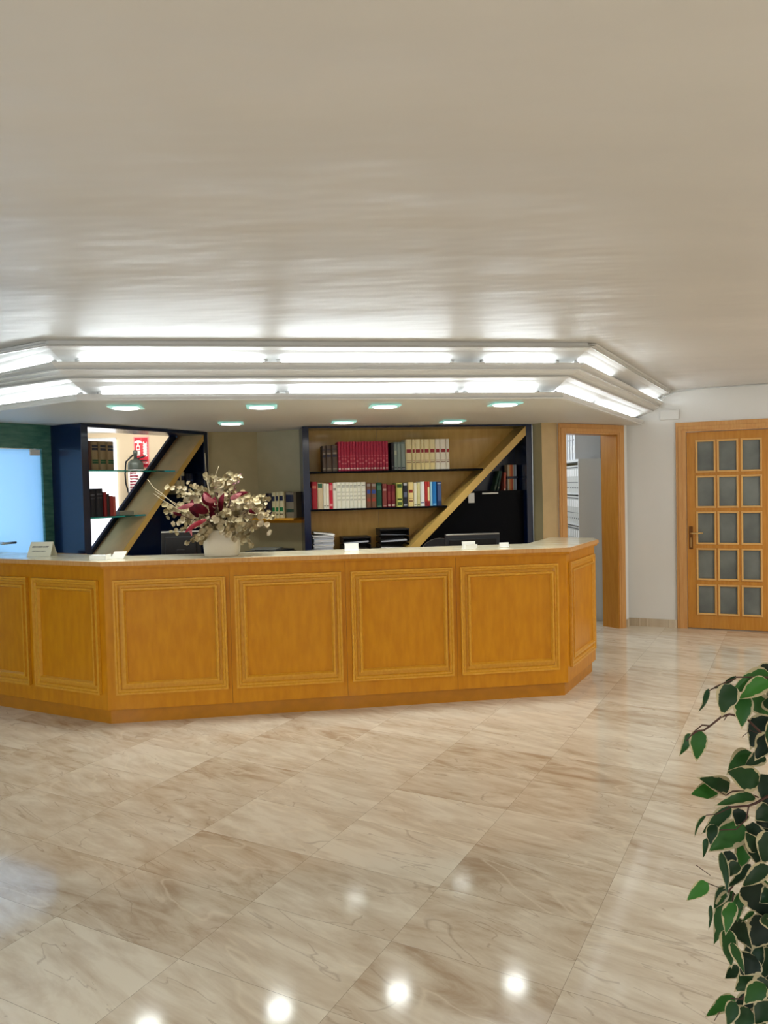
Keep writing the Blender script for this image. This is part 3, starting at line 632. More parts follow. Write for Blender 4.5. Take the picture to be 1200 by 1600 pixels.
def lu(px_, y=.05): return F_LCAB.px(px_, 740, y)[0]
b4 = [139.5, 144, 157, 169, 181]
for k in range(4):
    c = (150, 132, 98) if k else (92, 54, 44)
    book(F_LCAB, lu(b4[k]), lu(b4[k+1]), zg1+.001, F_LCAB.px(160, 689.5, .05)[1]-zg1, .2, .05, c, [(.68, .86, (34, 42, 62)), (.76, .78, (150, 140, 110)), (.22, .36, (30, 84, 52)), (.28, .3, (130, 140, 90))] if k else [], ['thin reddish-brown book at the left end of the top glass shelf', 'left khaki volume with navy and green labels, top glass shelf', 'middle khaki volume with navy and green labels, top glass shelf', 'right khaki volume with navy and green labels, top glass shelf'][k], G3)
lw = [(139.5, 149, (24, 26, 38), 765, 'left thick black volume on the lower glass shelf'), (149, 161.5, (22, 24, 36), 763.5, 'right thick black volume on the lower glass shelf'), (161.5, 166, (150, 34, 38), 769, 'red book next to the black volumes'), (166, 170.3, (52, 40, 40), 772, 'dark brown thin book, lower glass shelf'), (171, 176, (170, 50, 44), 775, 'orange-red book, lower glass shelf'), (176, 180, (196, 96, 84), 776, 'salmon book at the right end of the lower glass shelf')]
for a, b_, c, ty, lb in lw:
    bd = [(.78, .82, (110, 110, 120)), (.66, .68, (90, 90, 100))] if c[0] < 30 else []
    book(F_LCAB, lu(a), lu(b_), zg2+.001, F_LCAB.px((a+b_)/2, ty, .05)[1]-zg2, .19, .05, c, bd, lb, G3)
u0 = lu(183, .12); tag(MB().box(0, .16, 0, .12, 0, .035, C3(150, 146, 126), bev=.002).done('box', M=F_LCAB.M() @ Matrix.Translation((u0, .1, zg2+.001))), 'small flat grey box right of the books on the lower glass shelf', 'box')
dk = [(276, 283, 0), (283, 290, 0)]
def du(px_, y=.16): return F_LCAB.px(px_, 755, y)[0]
for k, (a, b_, _) in enumerate(dk):
    book(F_LCAB, du(a), du(b_), ZD, F_LCAB.px(283, 737.5, .16)[1]-ZD, .12, .16, (206, 198, 160), [(.62, .82, (22, 30, 60)), (.1, .28, (20, 110, 62))], ['left', 'right'][k]+' cream volume with navy and green bands in the dark corner behind the flowers', 'volumes in the dark corner', pg=False)
for k, (a, b_) in enumerate(((292, 297), (297.5, 303))):
    book(F_LCAB, du(a), du(b_), ZD, F_LCAB.px(295, 740, .16)[1]-ZD, .12, .16, (18, 26, 48), [(.62, .7, (50, 66, 100)), (.2, .25, (24, 70, 60))], ['left', 'right'][k]+' dark blue volume beside the cream volumes in the dark corner', 'volumes in the dark corner', pg=False)
# pale upright batten at the left flank of the unit
tag(MB().box(-.02, .02, 0, .03, 0, ZS-.003, casem, bev=.003).done('edge_strip', M=T(-2.845, 6.655, 0, F_GRN.ang)), 'pale grey vertical strip between green marble wall and navy unit', 'strip')

# ------------------------------------------------------------------ small wooden shelf, with volumes, and low cabinet below
F_MID = Fr((B1.x, B1.y), (B2.x+.06, B2.y+.02))
zm = atz(440, 813, 0); 
ys = -.24
zs_ = F_MID.px(445, 809.5, ys)[1]
ws = thing('wall_shelf', 'short honey wood wall shelf carrying dark, cream and grey volumes', 'shelf', F_MID.M())
MB().box(.0, F_MID.L-.0, ys, -.001, zs_-.022, zs_, honeym, bev=.002).done('shelf_board', ws)
MB().box(.0, F_MID.L, -.015, -.001, zs_-.06, zs_-.022, honeym).done('support_batten', ws)
G4 = 'volumes on the short wooden shelf'
def mu(px_, y=ys+.03): return F_MID.px(px_, 790, y)[0]
sets = [(411, 417, (40, 26, 32), [(.4, .6, (30, 26, 44))], 'left dark maroon volume behind the flower tips', 771), (417, 423.5, (38, 28, 40), [(.4, .6, (30, 26, 44))], 'right dark maroon volume beside the cream ones', 771), (424, 430, (214, 204, 160), 1, 'left cream volume with navy and green bands', 769.5), (430, 435.3, (216, 206, 164), 1, 'middle cream volume with navy and green bands', 769), (435.3, 443, (218, 208, 166), 1, 'right cream volume with navy and green bands', 768.5), (444, 460.5, (132, 122, 100), [(.62, .9, (18, 22, 54)), (.22, .34, (30, 60, 40))], 'wide grey-taupe volume with dark navy label', 769)]
for a, b_, c, bd, lb, ty in sets:
    if bd == 1: bd = [(.66, .85, (24, 28, 56)), (.25, .41, (22, 120, 60)), (.12, .17, (120, 110, 80))]
    book(F_MID, mu(a), mu(b_), zs_, F_MID.px((a+b_)/2, ty, ys+.03)[1]-zs_, .17, ys+.03, c, bd, lb+' on the short wooden shelf', G4)
lowc = thing('low_cabinet', 'low dark cabinet under the short wooden shelf', 'cabinet', F_MID.M())
MB().box(0, F_MID.L-.12, -.42, -.001, 0, .93, black, bev=.003).done('body', lowc); MB().box(0.0, F_MID.L-.12, -.43, -.001, .93, .95, greyp, bev=.003).done('cabinet_top', lowc)
fp = thing('folder_pile', 'flat grey folders and papers lying on the low cabinet right of the flowers', 'folders', F_MID.M() @ Matrix.Translation((.25, -.2, .95)))
MB().box(-.2, .12, -.14, .12, 0, .012, C3(96, 98, 94), rot=Matrix.Rotation(.1, 4, 'Z')).done('folder', fp)
MB().box(-.1, .2, -.12, .13, .012, .026, C3(60, 62, 64), rot=Matrix.Rotation(-.2, 4, 'Z')).done('folder', fp)
MB().box(-.16, .1, -.12, .1, .026, .034, C3(150, 152, 146), rot=Matrix.Rotation(.25, 4, 'Z')).done('paper', fp)

# ------------------------------------------------------------------ desk, monitors and chair behind the counter
dk_ = thing('desk', 'wooden work desk behind the reception counter', 'desk', F_CTR.M())
MB().box(.35, 3.1, .45, 1.1, .72, .75, honey, bev=.003).done('desk_top', dk_)
for u in (.4, 1.7, 3.02): MB().box(u, u+.03, .5, 1.05, 0, .72, honey).done('side_panel', dk_)
def monitor(px0, px1, pyt, y, label, zd=.75, cs=greyp):
    a = aty(px0, pyt, y); b_ = aty(px1, pyt, y); w_ = b_.x-a.x; h_ = .29; zt_ = a.z-zd
    t = thing('monitor', label, 'monitor', T((a.x+b_.x)/2, y, zd, F_CTR.ang))
    MB().box(-w_/2, w_/2, 0, .035, zt_-h_, zt_, cs, bev=.004).done('monitor_case', t)
    MB().box(-w_/2+.004, w_/2-.004, -.006, .002, zt_-.012, zt_-.002, steel, bev=.001).done('top_rim', t)
    MB().box(-w_/2+.03, w_/2-.03, -.014, 0, zt_-h_*.85, zt_-.045, blackp, bev=.006).done('rear_bulge', t)
    MB().box(-w_/2+.015, w_/2-.015, .033, .038, zt_-h_+.02, zt_-.015, mat('screen', srgb(20, 30, 50), .2)).done('screen', t)
    MB().box(-.03, .03, -.02, .012, .012, zt_-h_*.5, blackp, bev=.003).done('stand', t)
    MB().box(-.12, .12, -.08, .1, 0, .014, blackp, bev=.004).done('stand_base', t)
monitor(695, 782, 834.5, 6.62, 'dark flat monitor seen from behind, below the diagonal board')
monitor(252, 312, 830, 6.1, 'dark flat monitor seen from behind, hidden by the flower vase', cs=blackp)
cP = aty(688, 842, 7.05)
ch = thing('office_chair', 'dark rounded office chair back left of the monitor', 'chair', T(cP.x, 7.12, 0))
mb = MB(); w_ = .17; zt_ = cP.z
pr = []
for k in range(13):
    a = pi*k/12; pr.append((-w_*cos(a)*1.0, zt_-.12+.12*sin(a)))
mb.prismy([(-w_, .62)]+pr+[(w_, .62)], -.03, .03, greyp).done('backrest', ch)
MB().box(-.22, .22, -.46, -.04, .44, .52, greyp, bev=.02).done('seat', ch); MB().box(-.03, .03, -.02, .03, .46, .66, blackp).done('back_support', ch)
MB().tube([(0, -.25, .08), (0, -.25, .45)], .025, steel).done('gas_column', ch)
for k in range(5):
    a = 2*pi*k/5+.3; lg = MB().tube([(0, -.25, .1), (.26*cos(a), -.25+.26*sin(a), .075)], [.022, .014], blackp).done('base_arm', ch)
    MB().lathe([(.0, 0), (.022, .0), (.026, .03), (.018, .058), (0, .06)], blackp, c=(.26*cos(a), -.25+.26*sin(a), 0), seg=12).done('caster', lg)
gp = thing('wooden_ledge', 'short pale wooden ledge behind the name card at the left end', 'ledge', T(-2.62, 6.36, 0, F_WING.ang+.0))
MB().box(-.16, .2, -.06, .06, 1.05, 1.085, honeym, bev=.002).done('ledge_top', gp); MB().box(-.14, .18, -.04, .04, 0, 1.05, honeym).done('ledge_body', gp)

# ------------------------------------------------------------------ cards on the counter
def cpos(px_, py_):
    z = 1.11
    for _ in range(5): p = atz(px_, py_, z); z = ztop(p.x)
    return Vector((p.x, p.y, z+.0005))
def text(parent, s, size, M, m, bold=False, shear=0, sx=1, name='lettering', align='CENTER'):
    cu = bpy.data.curves.new('t', 'FONT'); cu.body = s; cu.size = size; cu.align_x = align; cu.extrude = .0004; cu.shear = shear
    if bold: cu.offset = size*.02
    tmp = bpy.data.objects.new('t', cu); C.objects.link(tmp); dg = bpy.context.evaluated_depsgraph_get(); dg.update()
    me = bpy.data.meshes.new_from_object(tmp.evaluated_get(dg)); bpy.data.objects.remove(tmp)
    me.materials.clear(); me.materials.append(m); me.transform(Matrix.Diagonal((sx, 1, 1, 1)))
    o = bpy.data.objects.new(name, me); C.objects.link(o); o.parent = parent; o.matrix_local = M; return o
p = cpos(64, 869.6); ang = F_WING.ang+.32
nt_ = thing('name_tent', 'folded cream name card with two printed lines on the left wing of the counter', 'name card', T(p.x, p.y, p.z, ang))
mb = MB(); tw = .115
mb.face([(-tw, -.0, 0), (tw*.65, 0, 0), (tw*.65, .045, .105), (-tw*.9, .045, .105)], creamp); mb.face([(-tw*.9, .0465, .105), (tw*.65, .0465, .105), (tw*.65, .095, 0), (-tw, .095, 0)], creamp)
o = mb.done('folded_card', nt_); md = o.modifiers.new('s', 'SOLIDIFY'); md.thickness = .0015; md.offset = 0
sl = atan2(.105, .045)
MT = Matrix.Translation((-.02, .0275, .064)) @ Matrix.Rotation(sl, 4, 'X') @ Matrix.Translation((0, 0, .0014))
text(nt_, 'MIRANDES CAMP', .017, MT, ink, True, .15)
MT = Matrix.Translation((-.025, .0145, .034)) @ Matrix.Rotation(sl, 4, 'X') @ Matrix.Translation((0, 0, .0014))
text(nt_, 'COMPTABLES & TRIBUTS', .010, MT, ink)
def card_holder(px_, py_, w_, h_, a, label, stack=False):
    p = cpos(px_, py_); t = thing('card_holder', label, 'card holder', T(p.x, p.y+.02, p.z, a))
    MB().box(-w_/2, w_/2, -.004, .03, 0, .006, whitep, bev=.001).done('holder_base', t)
    MB().box(-w_/2+.002, w_/2-.002, .006, .020, .004, h_, whitep, rot=Matrix.Rotation(-.12, 4, 'X')).done('card_stack', t)
    if stack: MB().box(-w_/2+.02, w_/2+.012, -.002, .004, .005, h_*.62, whitep).done('front_cards', t)
card_holder(549.5, 861.5, .105, .056, F_CTR.ang, 'white business card holder in front of the low black letter trays')
card_holder(733.5, 858.5, .10, .056, F_CTR.ang, 'white business card holder in front of the dark monitor', True)
card_holder(789, 855.8, .072, .036, F_CTR.ang, 'small white card box right of the monitor, rightmost on the counter')
p = cpos(154, 875); t = thing('card_stack', 'flat stack of bright white cards at the left corner of the counter', 'cards', T(p.x, p.y+.03, p.z, F_WING.ang+.3))
MB().box(-.062, .056, -.03, .04, 0, .030, whitep, bev=.001).done('card_block', t); MB().box(.058, .0605, -.03, .04, 0, .036, whitep).done('divider_card', t)
p = cpos(183, 873.5); t = thing('card_holder', 'tilted white leaflet rest next to the flat white cards', 'card holder', T(p.x, p.y+.02, p.z, F_CTR.ang))
mb = MB(); mb.prismy([(-.055, 0), (.035, 0), (.06, .052), (-.025, .052)], 0, .01, whitep)
mb.done('leaflet', t).rotation_euler = (-.3, 0, 0)
MB().box(-.04, .035, .01, .03, 0, .01, whitep).done('rest_foot', t)

# ------------------------------------------------------------------ vase with dried flowers
vp = cpos(343, 870); vp.y += .10; vz = vp.z
vasem = mat('white_ceramic', srgb(226, 216, 194), .35, bump=.15, nscale=60)
va = thing('vase', 'white ceramic tapered square vase on the counter', 'vase', T(vp.x, vp.y, vz, .1))
MB().lathe([(.0, 0), (.112, 0), (.118, .01), (.135, .185), (.131, .188), (.127, .183), (.112, .03), (0, .03)], vasem, seg=40, sq=5).done('vase_body', va)
MB().lathe([(.0, .1), (.121, .1), (.121, .15), (0, .155)], soil, seg=40, sq=5).done('filler', va)
bq = thing('dried_flower_arrangement', 'dried bouquet of pale eucalyptus, burgundy leaves and bare twigs in the white vase', 'flowers', T(vp.x, vp.y, vz+.16))
eu = mat('dried_eucalyptus', srgb(200, 184, 146), .6, noise=.3, nscale=14, col2=srgb(140, 124, 84))
euw = mat('bleached_eucalyptus', srgb(226, 212, 184), .6, noise=.3, nscale=14, col2=srgb(176, 158, 118))
burg = mat('burgundy_leaf', srgb(100, 8, 28), .7, spec=.15, noise=.3, nscale=10, col2=srgb(60, 6, 18)); pinkm = mat('pink_leaf', srgb(214, 130, 136), .6, noise=.3, nscale=12, col2=srgb(180, 90, 100))
mauve = mat('mauve_bloom', srgb(170, 124, 134), .7); twig = mat('pale_twig', srgb(214, 196, 160), .6); dtwig = mat('dark_twig', srgb(70, 38, 34), .7)
random.seed(11)
O = Vector((vp.x, vp.y, vz+.16))
def bpt(px_, py_, dy): return aty(px_, py_, vp.y+dy)-O
def disc(mb, c, r, nrm, m, cup=.3, el=1.0, ax=None):
    nrm = nrm.normalized(); a = (ax or nrm.orthogonal()); a = (a-nrm*a.dot(nrm)).normalized(); b_ = nrm.cross(a); i = mb.mi(m)
    cv = mb.b.verts.new(c-nrm*r*cup*.3); rim = []; mid = []
    for k in range(8):
        t = 2*pi*k/8; rr = r*(1+random.uniform(-.12, .12)); v = a*cos(t)*el+b_*sin(t)*.85
        mid.append(mb.b.verts.new(c+v*rr*.55-nrm*r*cup*.15)); rim.append(mb.b.verts.new(c+v*rr+nrm*r*cup*random.uniform(.2, .7)))
    for k in range(8):
        j = (k+1) % 8
        for f in (mb.b.faces.new((cv, mid[k], mid[j])), mb.b.faces.new((mid[k], rim[k], rim[j], mid[j]))): f.material_index = i; f.smooth = True
def bez(a, b_, c, n): return [a*(1-t)**2+b_*2*t*(1-t)+c*t*t for t in [k/n for k in range(n+1)]]
ends = [(258, 795, .0), (262, 766, .05), (279, 772, -.05), (295, 757, .06), (308, 765, 0), (324, 742, .05), (340, 752, -.02), (363, 742, .06), (374, 746, 0), (390, 772, .05), (421, 777, .02), (409, 802, -.08), (428, 805, .0), (424, 828, -.04), (396, 850, -.10), (390, 830, -.14), (361, 842, -.17), (294, 850, -.12), (271, 818, -.06), (268, 833, .0), (311, 845, -.18), (350, 775, -.12), (330, 785, -.14), (375, 790, -.12), (300, 800, -.16), (355, 805, -.2), (400, 785, -.06), (383, 812, -.18), (285, 808, -.14), (322, 800, -.16), (345, 762, .08), (405, 818, .05), (280, 790, .04), (335, 815, -.2), (367, 768, -.04), (376, 822, -.2), (298, 822, -.18), (262, 805, -.05), (415, 790, .05), (395, 800, -.1)]
ends += [(a+random.uniform(-9, 9)+(343-a)*.18, b_+random.uniform(-8, 8)+(815-b_)*.12, dy+random.uniform(-.06, .04)) for a, b_, dy in ends[::2]]
for k, (a, b_, dy) in enumerate(ends):
    e = bpt(a, b_, dy); base = Vector((random.uniform(-.05, .05), random.uniform(-.05, .05), 0))
    ctrl = Vector((e.x*.35, e.y*.4, max(.12, e.z*.75+.10))); pts = bez(base, ctrl, e, 12)
    mb = MB(); mb.tube(pts, [.0022]*9+[.0018, .0015, .0013, .0010], twig if k % 3 else dtwig, seg=5)
    m_ = (eu, euw, mat('olive_eucalyptus', srgb(170, 156, 118), .6, noise=.3, nscale=14, col2=srgb(128, 112, 78)), euw, eu)[k % 5]; big = random.uniform(.7, 1.15)
    for j in range(5, 13):
        p = pts[j]; tdir = (pts[j]-pts[j-1]).normalized()
        for s_ in (-1, 1):
            sd = tdir.orthogonal().normalized(); q = Matrix.Rotation(random.uniform(0, 2*pi), 3, tdir) @ sd
            r = .028*big*(1.0-.035*(j-5))*random.uniform(.75, 1.2)
            disc(mb, p+q*r*.9+Vector((0, -.004, 0)), r, (q*.6+Vector((random.uniform(-.8, .8), -1, random.uniform(-.2, 1)))), m_, cup=.6)
    mb.done('eucalyptus_stem', bq, fix=False)
def blade(a, b_, w_, m_, name, bend=.03, tw=.4):
    mb = MB(); i = mb.mi(m_); n = 8; d = (b_-a); L_ = d.length; t_ = d.normalized(); side = t_.cross(Vector((0, -1, 0))).normalized(); side = Matrix.Rotation(tw, 3, t_) @ side; nn = side.cross(t_)
    rows = []
    for k in range(n+1):
        q = k/n; ww = w_*sin(pi*min(1, q*.93+.07))**.7*(1-.15*q); c = a+d*q+nn*bend*sin(pi*q)
        rows.append([mb.b.verts.new(c-side*ww+nn*ww*.3), mb.b.verts.new(c), mb.b.verts.new(c+side*ww+nn*ww*.3)])
    for k in range(n):
        for j in range(2):
            f = mb.b.faces.new((rows[k][j], rows[k][j+1], rows[k+1][j+1], rows[k+1][j])); f.material_index = i; f.smooth = True
    mb.tube([Vector((a.x*.2, a.y*.2, 0)), a*.6, a], .0018, dtwig, seg=4)
    o = mb.done(name, bq, fix=False); sm = o.modifiers.new('s', 'SOLIDIFY'); sm.thickness = .0012; return o
for a, b_, w_, m_, nm in (((325, 800, -.1), (296, 790, -.1), .035, burg, 'burgundy_leaf'), ((328, 790, -.08), (320, 768, -.08), .036, burg, 'burgundy_leaf'), ((322, 812, -.16), (288, 833, -.2), .018, mat('red_leaf', srgb(150, 20, 40), .5), 'burgundy_leaf'), ((330, 800, -.06), (336, 776, -.06), .03, burg, 'burgundy_leaf'),
                          ((303, 787, -.14), (277, 795, -.16), .017, pinkm, 'pink_leaf'), ((336, 784, -.14), (318, 770, -.14), .022, pinkm, 'pink_leaf'), ((362, 778, -.1), (388, 769, -.08), .018, burg, 'burgundy_leaf'), ((360, 780, -.14), (378, 771, -.14), .018, pinkm, 'pink_leaf'), ((390, 796, -.12), (400, 803, -.14), .014, burg, 'burgundy_leaf'),
                          ((310, 808, -.1), (300, 780, -.04), .028, burg, 'burgundy_leaf'), ((345, 800, -.05), (350, 770, -.02), .02, burg, 'burgundy_leaf'), ((284, 805, -.1), (270, 800, -.1), .012, burg, 'burgundy_leaf'), ((305, 818, -.14), (300, 838, -.18), .016, pinkm, 'pink_leaf'), ((340, 815, -.05), (332, 792, -.04), .024, burg, 'burgundy_leaf')):
    blade(bpt(a[0], a[1], a[2]-.09), bpt(b_[0], b_[1], b_[2]-.09), w_*1.02, m_, nm, tw=random.uniform(-.5, .5))
for pts in ([(277, 792, -.1), (253, 771, -.1), (240, 762, -.1), (231, 749, -.1)], [(280, 790, -.08), (258, 777, -.08), (243, 768, -.08)], [(276, 794, -.12), (252, 780, -.12), (240, 771, -.12)], [(326, 770, .02), (325, 750, .02), (322, 737, .02), (320, 708, .02)], [(333, 760, 0), (337, 742, 0), (342, 728, 0)], [(318, 805, -.15), (316, 780, -.15), (310, 768, -.15)], [(326, 765, -.02), (322, 745, -.02)]):
    P_ = [bpt(*q) for q in pts]; MB().tube([Vector((P_[0].x*.2, P_[0].y*.2, 0)), P_[0]*.6]+P_, [.002, .002]+[.0021-.0003*k for k in range(len(P_))], twig, seg=5).done('bare_twig', bq)
for k in range(9):
    e = bpt(random.uniform(330, 375), random.uniform(742, 775), random.uniform(-.06, .08)); mb = MB(); pts = bez(Vector((0, 0, 0)), Vector((e.x*.4, e.y*.4, e.z*.8)), e, 8)
    mb.tube(pts, .0016, dtwig, seg=4)
    for j in range(14):
        q = pts[5+j % 4]+Vector((random.uniform(-.02, .02), random.uniform(-.02, .02), random.uniform(-.01, .02))); disc(mb, q, random.uniform(.005, .010), Vector((random.uniform(-1, 1), -1, random.uniform(-.5, 1))), mauve if k % 2 else mat('brown_seed', srgb(96, 56, 50), .7))
    mb.done('seed_spray', bq, fix=False)

# ------------------------------------------------------------------ glazed door on the right
door = sempty('door_2', F_DOOR.M())
cz = dz1; cw = .10
def casing(par, u0, u1, ztop_, w_, y0, m, z_in=None):
    for (a, b_) in ((u0, u0+w_), (u1-w_, u1)):
        mb = MB(); mb.box(a, b_, y0, 0, 0, ztop_-w_, m, bev=.002); c = (a+b_)/2
        mb.box(c-w_*.28, c+w_*.1, y0-.007, y0+.001, 0.0, ztop_-w_*.7, m, bev=.003); mb.done('casing_upright', par)
    MB().box(u0, u1, y0, 0, ztop_-w_, ztop_, m, bev=.002).box(u0+w_*.2, u1-w_*.2, y0-.007, y0+.001, ztop_-w_*.8, ztop_-w_*.42, m, bev=.003).done('casing_head', par)
casing(door, du0, dr+cw, cz, cw, -.022, oakc)
lz = cz-cw-.004; yl = .0
mb = MB()
cols_ = [(F_DOOR.px(a, 770, .0)[0], F_DOOR.px(b_, 770, .0)[0]) for a, b_ in ((1088, 1117.5), (1121.5, 1153), (1158.5, 1190))]
rows_ = [(F_DOOR.px(1102, b_, .0)[1], F_DOOR.px(1102, a, .0)[1]) for a, b_ in ((688.5, 737), (744.5, 792.5), (800.5, 849.5), (858, 905.5), (914.5, 959.5))]
u_l, u_r = dl+.004, cols_[2][1]+(cols_[0][0]-dl)-.0
y0, y1 = .012, .050
ue = [u_l]+[x for c in cols_ for x in c]+[u_r]
for k in range(0, len(ue), 2): mb.box(ue[k], ue[k+1], y0, y1, .008, lz, oak)
ze_ = [.008]+[x for r in rows_[::-1] for x in r]+[lz]
for k in range(0, len(ze_), 2): mb.box(cols_[0][0]-.001, cols_[2][1]+.001, y0+.0003, y1-.0003, ze_[k], ze_[k+1], oak)
mb.done('door_leaf', door)
struct_fill = MB().box(u_r+.003, dr, -.0, .1, 0, lz+.01, oakc).done('jamb', door)
panem = mat('smoky_textured_glass', srgb(128, 134, 130), .22, noise=.25, nscale=3, col2=srgb(98, 104, 102), alpha=.96)
for c in cols_:
    for r in rows_:
        MB().box(c[0], c[1], .028, .034, r[0], r[1], panem).done('pane', door)
        MB().frame(c[0]-.006, c[1]+.006, r[0]-.009, r[1]+.009, .020, y0+.0, y0-.014, mat('bead_oak', srgb(232, 184, 112), .35)).done('glazing_bead', door)
hu, hz_ = F_DOOR.px(1079.5, 833, -.01)
MB().box(hu-.019, hu+.019, y0-.006, y0, hz_-.17, hz_+.07, mat('dark_bronze', srgb(110, 70, 34), .35, metal=.8), bev=.004).done('lock_plate', door)
MB().tube([(hu, y0, hz_), (hu, y0-.045, hz_), (hu+.02, y0-.052, hz_), (hu+.12, y0-.052, hz_+.004)], [.009, .009, .010, .007], brass).done('lever_handle', door)
MB().box(hu-.003, hu+.003, y0-.012, y0-.005, hz_-.15, hz_-.05, brass).done('lock_cover', door)
# dark room behind the glazed door
struct(MB().box(3.45, 5.5, 9.4, 9.5, 0, ZC, wallw).done('wall_beyond_glazed_door'))

# junction box with conduit on the wall above
b0 = F_DOOR.px(1031, 656.5, -.02); b1 = F_DOOR.px(1060.5, 640, -.02)
jb = thing('junction_box', 'flat white junction box cover high on the wall beside the glazed door', 'junction box', F_DOOR.M())
MB().box(b0[0], b1[0], -.03, 0, b0[1], b1[1], wallw, bev=.003).done('box_cover', jb)
mb = MB(); za = ZC-.012
mb.tube([(.30, -.006, za-.10), (.42, -.006, za-.06), (.52, -.006, za-.02), (.75, -.006, za), (1.6, -.006, za), (2.9, -.006, za)], .005, casem, seg=6)
tag(mb.done('cable', M=F_DOOR.M()), 'thin white cable running along the top of the wall above the glazed door', 'cable')
# cable loop at the beam end
q = tiers[4][3]; dirb = (tiers[4][2]-tiers[4][3]).normalized()
cpt = q+dirb*.12+Vector((0, 0, .03)); mb = MB()
mb.tube([cpt+Vector((.035*cos(a), .02*sin(a), .03*sin(a)+.01)) for a in [2*pi*k/14 for k in range(15)]], .004, casem, seg=6)
tag(mb.done('cable_coil'), 'small coil of white cable on the end of the middle cove beam', 'cable')

# ------------------------------------------------------------------ doorway casing and archive room
dw = sempty('door_3', F_DWAY.M())
zt_ = 2.153
cwl = .10
casing(dw, -.005, F_DWAY.L-.065, zt_, cwl, -.02, oakc)
jw = MB(); jw.box(.085, .095, -.01, .16, 0, zt_-.09, oak).box(F_DWAY.L-.175, F_DWAY.L-.165, -.01, .20, 0, zt_-.09, oak).box(.095, F_DWAY.L-.175, -.01, .16, zt_-.10, zt_-.09, oak).done('jamb_lining', dw)
bc = thing('bookcase', 'tall white open bookcase seen side-on through the doorway, full of binders', 'bookcase', T(2.185, 8.76, 0))
zc_ = 1.822
MB().box(0.0, .42, 0, .02, 0, zc_, casem).done('side_panel', bc); MB().box(0.0, .42, 1.18, 1.2, 0, zc_, casem).done('side_panel', bc)
MB().box(0, .42, .02, 1.18, zc_-.03, zc_, casem).done('top_panel', bc); MB().box(.40, .42, .02, 1.18, 0, zc_-.03, casem).done('back_panel', bc)
szs = []
for py in (770.5, 819.5, 868): szs.append(aty(903, py, 8.76).z)
szs.append(szs[2]-.365); szs.append(.06)
for z in szs: MB().box(0.0, .40, .02, 1.18, z-.02, z, casem).done('shelf', bc)
bindw = (222, 222, 218)
F_BC = Fr((2.185, 8.78), (2.185, 9.9))      # not used for facing; binders face -x
for r_, z in enumerate(szs[:4]):
    for k in range(9):
        y = 8.835+k*.085
        o = MB(); o.box(.02, .31, 0, .078, 0, .315, C3(206, 206, 200), bev=.003).box(.0185, .0205, .012, .066, .19, .27, whitep).box(.0175, .0205, .03, .046, .05, .066, blackp).box(.0180, .0205, .0, .078, .285, .295, greyp).box(.0180, .0205, .0, .078, .12, .124, greyp)
        tag(o.done('binder', M=T(2.185, y, z)), '%s white lever-arch binder from the front, %s shelf of the white bookcase' % (ORD[k], ['top', 'second', 'third', 'fourth'][r_]), 'binder', 'binders in the white bookcase')
    MB().box(.06, .40, .02, 1.18, z+.325, min(z+.345, 99), blackp).done('shadow_gap_rail', bc) if False else None
for k in range(5):
    o = MB(); o.box(.02, .31, 0, .095, 0, .32, C3(228, 230, 232), bev=.003).box(.0175, .0205, .04, .055, .22, .235, blackp).box(.018, .0205, .02, .075, .08, .16, whitep)
    tag(o.done('binder', M=T(2.185, 8.98+k*.13, zc_)), '%s tall white binder standing on top of the white bookcase' % ORD[k], 'binder', 'binders on top of the white bookcase')
wc = thing('wall_cupboard', 'grey-beige wall cupboard doors behind the white bookcase', 'cupboard', T(2.05, 10.19, 0))
MB().box(0, 1.5, -.35, 0, 1.55, 2.45, casem).done('carcass', wc)
cg = mat('taupe_laminate', srgb(176, 164, 130), .5); cg2 = mat('grey_laminate', srgb(168, 168, 170), .5)
xs = aty(921.5, 690, 9.83).x-2.05
MB().box(.0, xs-.008, -.37, -.35, 1.55, 2.45, cg, bev=.002).done('cupboard_door', wc); MB().box(xs+.008, 1.0, -.37, -.35, 1.55, 2.45, cg2, bev=.002).done('cupboard_door', wc)
for z in (1.9, 2.12): MB().box(xs-.03, xs+.004, -.378, -.37, z-.015, z+.015, blackp).done('hinge', wc)

# ------------------------------------------------------------------ back room: sign, extinguisher, glowing white panel
YB = 9.6
def bx(px_, py_): v = aty(px_, py_, YB-.01); return v.x, v.z
red = mat('sign_red', srgb(214, 24, 52), .5); signw = mat('sign_white', srgb(250, 246, 244), .5)
x0, z1_ = bx(208.3, 682.8); x1, z0_ = bx(233.5, 731)
sg = thing('fire_sign', 'red fire extinguisher sign with white extinguisher and flame symbols on the back room wall', 'sign', T(x0, YB, z0_))
w_, h_ = x1-x0, z1_-z0_
MB().box(0, w_, -.006, -.0005, 0, h_, mat('sign_border', srgb(240, 150, 150), .5)).done('sign_border', sg)
MB().box(.012, w_-.012, -.008, -.005, .012, h_-.012, red).done('sign_face', sg)
mb = MB(); ex = w_*.28
mb.box(ex-.022, ex+.026, -.010, -.0075, h_*.40, h_*.72, signw, bev=.001).box(ex-.008, ex+.012, -.010, -.0075, h_*.72, h_*.82, signw)
mb.prismy([(ex-.045+.05*(1-cos(a)), h_*.80+.035*sin(a)) for a in [pi*k/8 for k in range(9)]][::-1], -.010, -.0075, signw)
mb.box(ex-.012, ex+.016, -.0115, -.0095, h_*.62, h_*.69, red); mb.box(ex-.022, ex+.026, -.0115, -.0095, h_*.56, h_*.575, red)
mb.done('extinguisher_symbol', sg)
for k in range(5):
    zc0 = h_*(.38+.085*k); xx = w_*.60
    MB().prismy([(xx, zc0+.03), (xx+.03, zc0-.01), (xx+.055, zc0), (xx+.05, zc0+.045), (xx+.03, zc0+.02), (xx+.012, zc0+.055)][::-1], -.010, -.0075, signw).done('flame_symbol', sg)
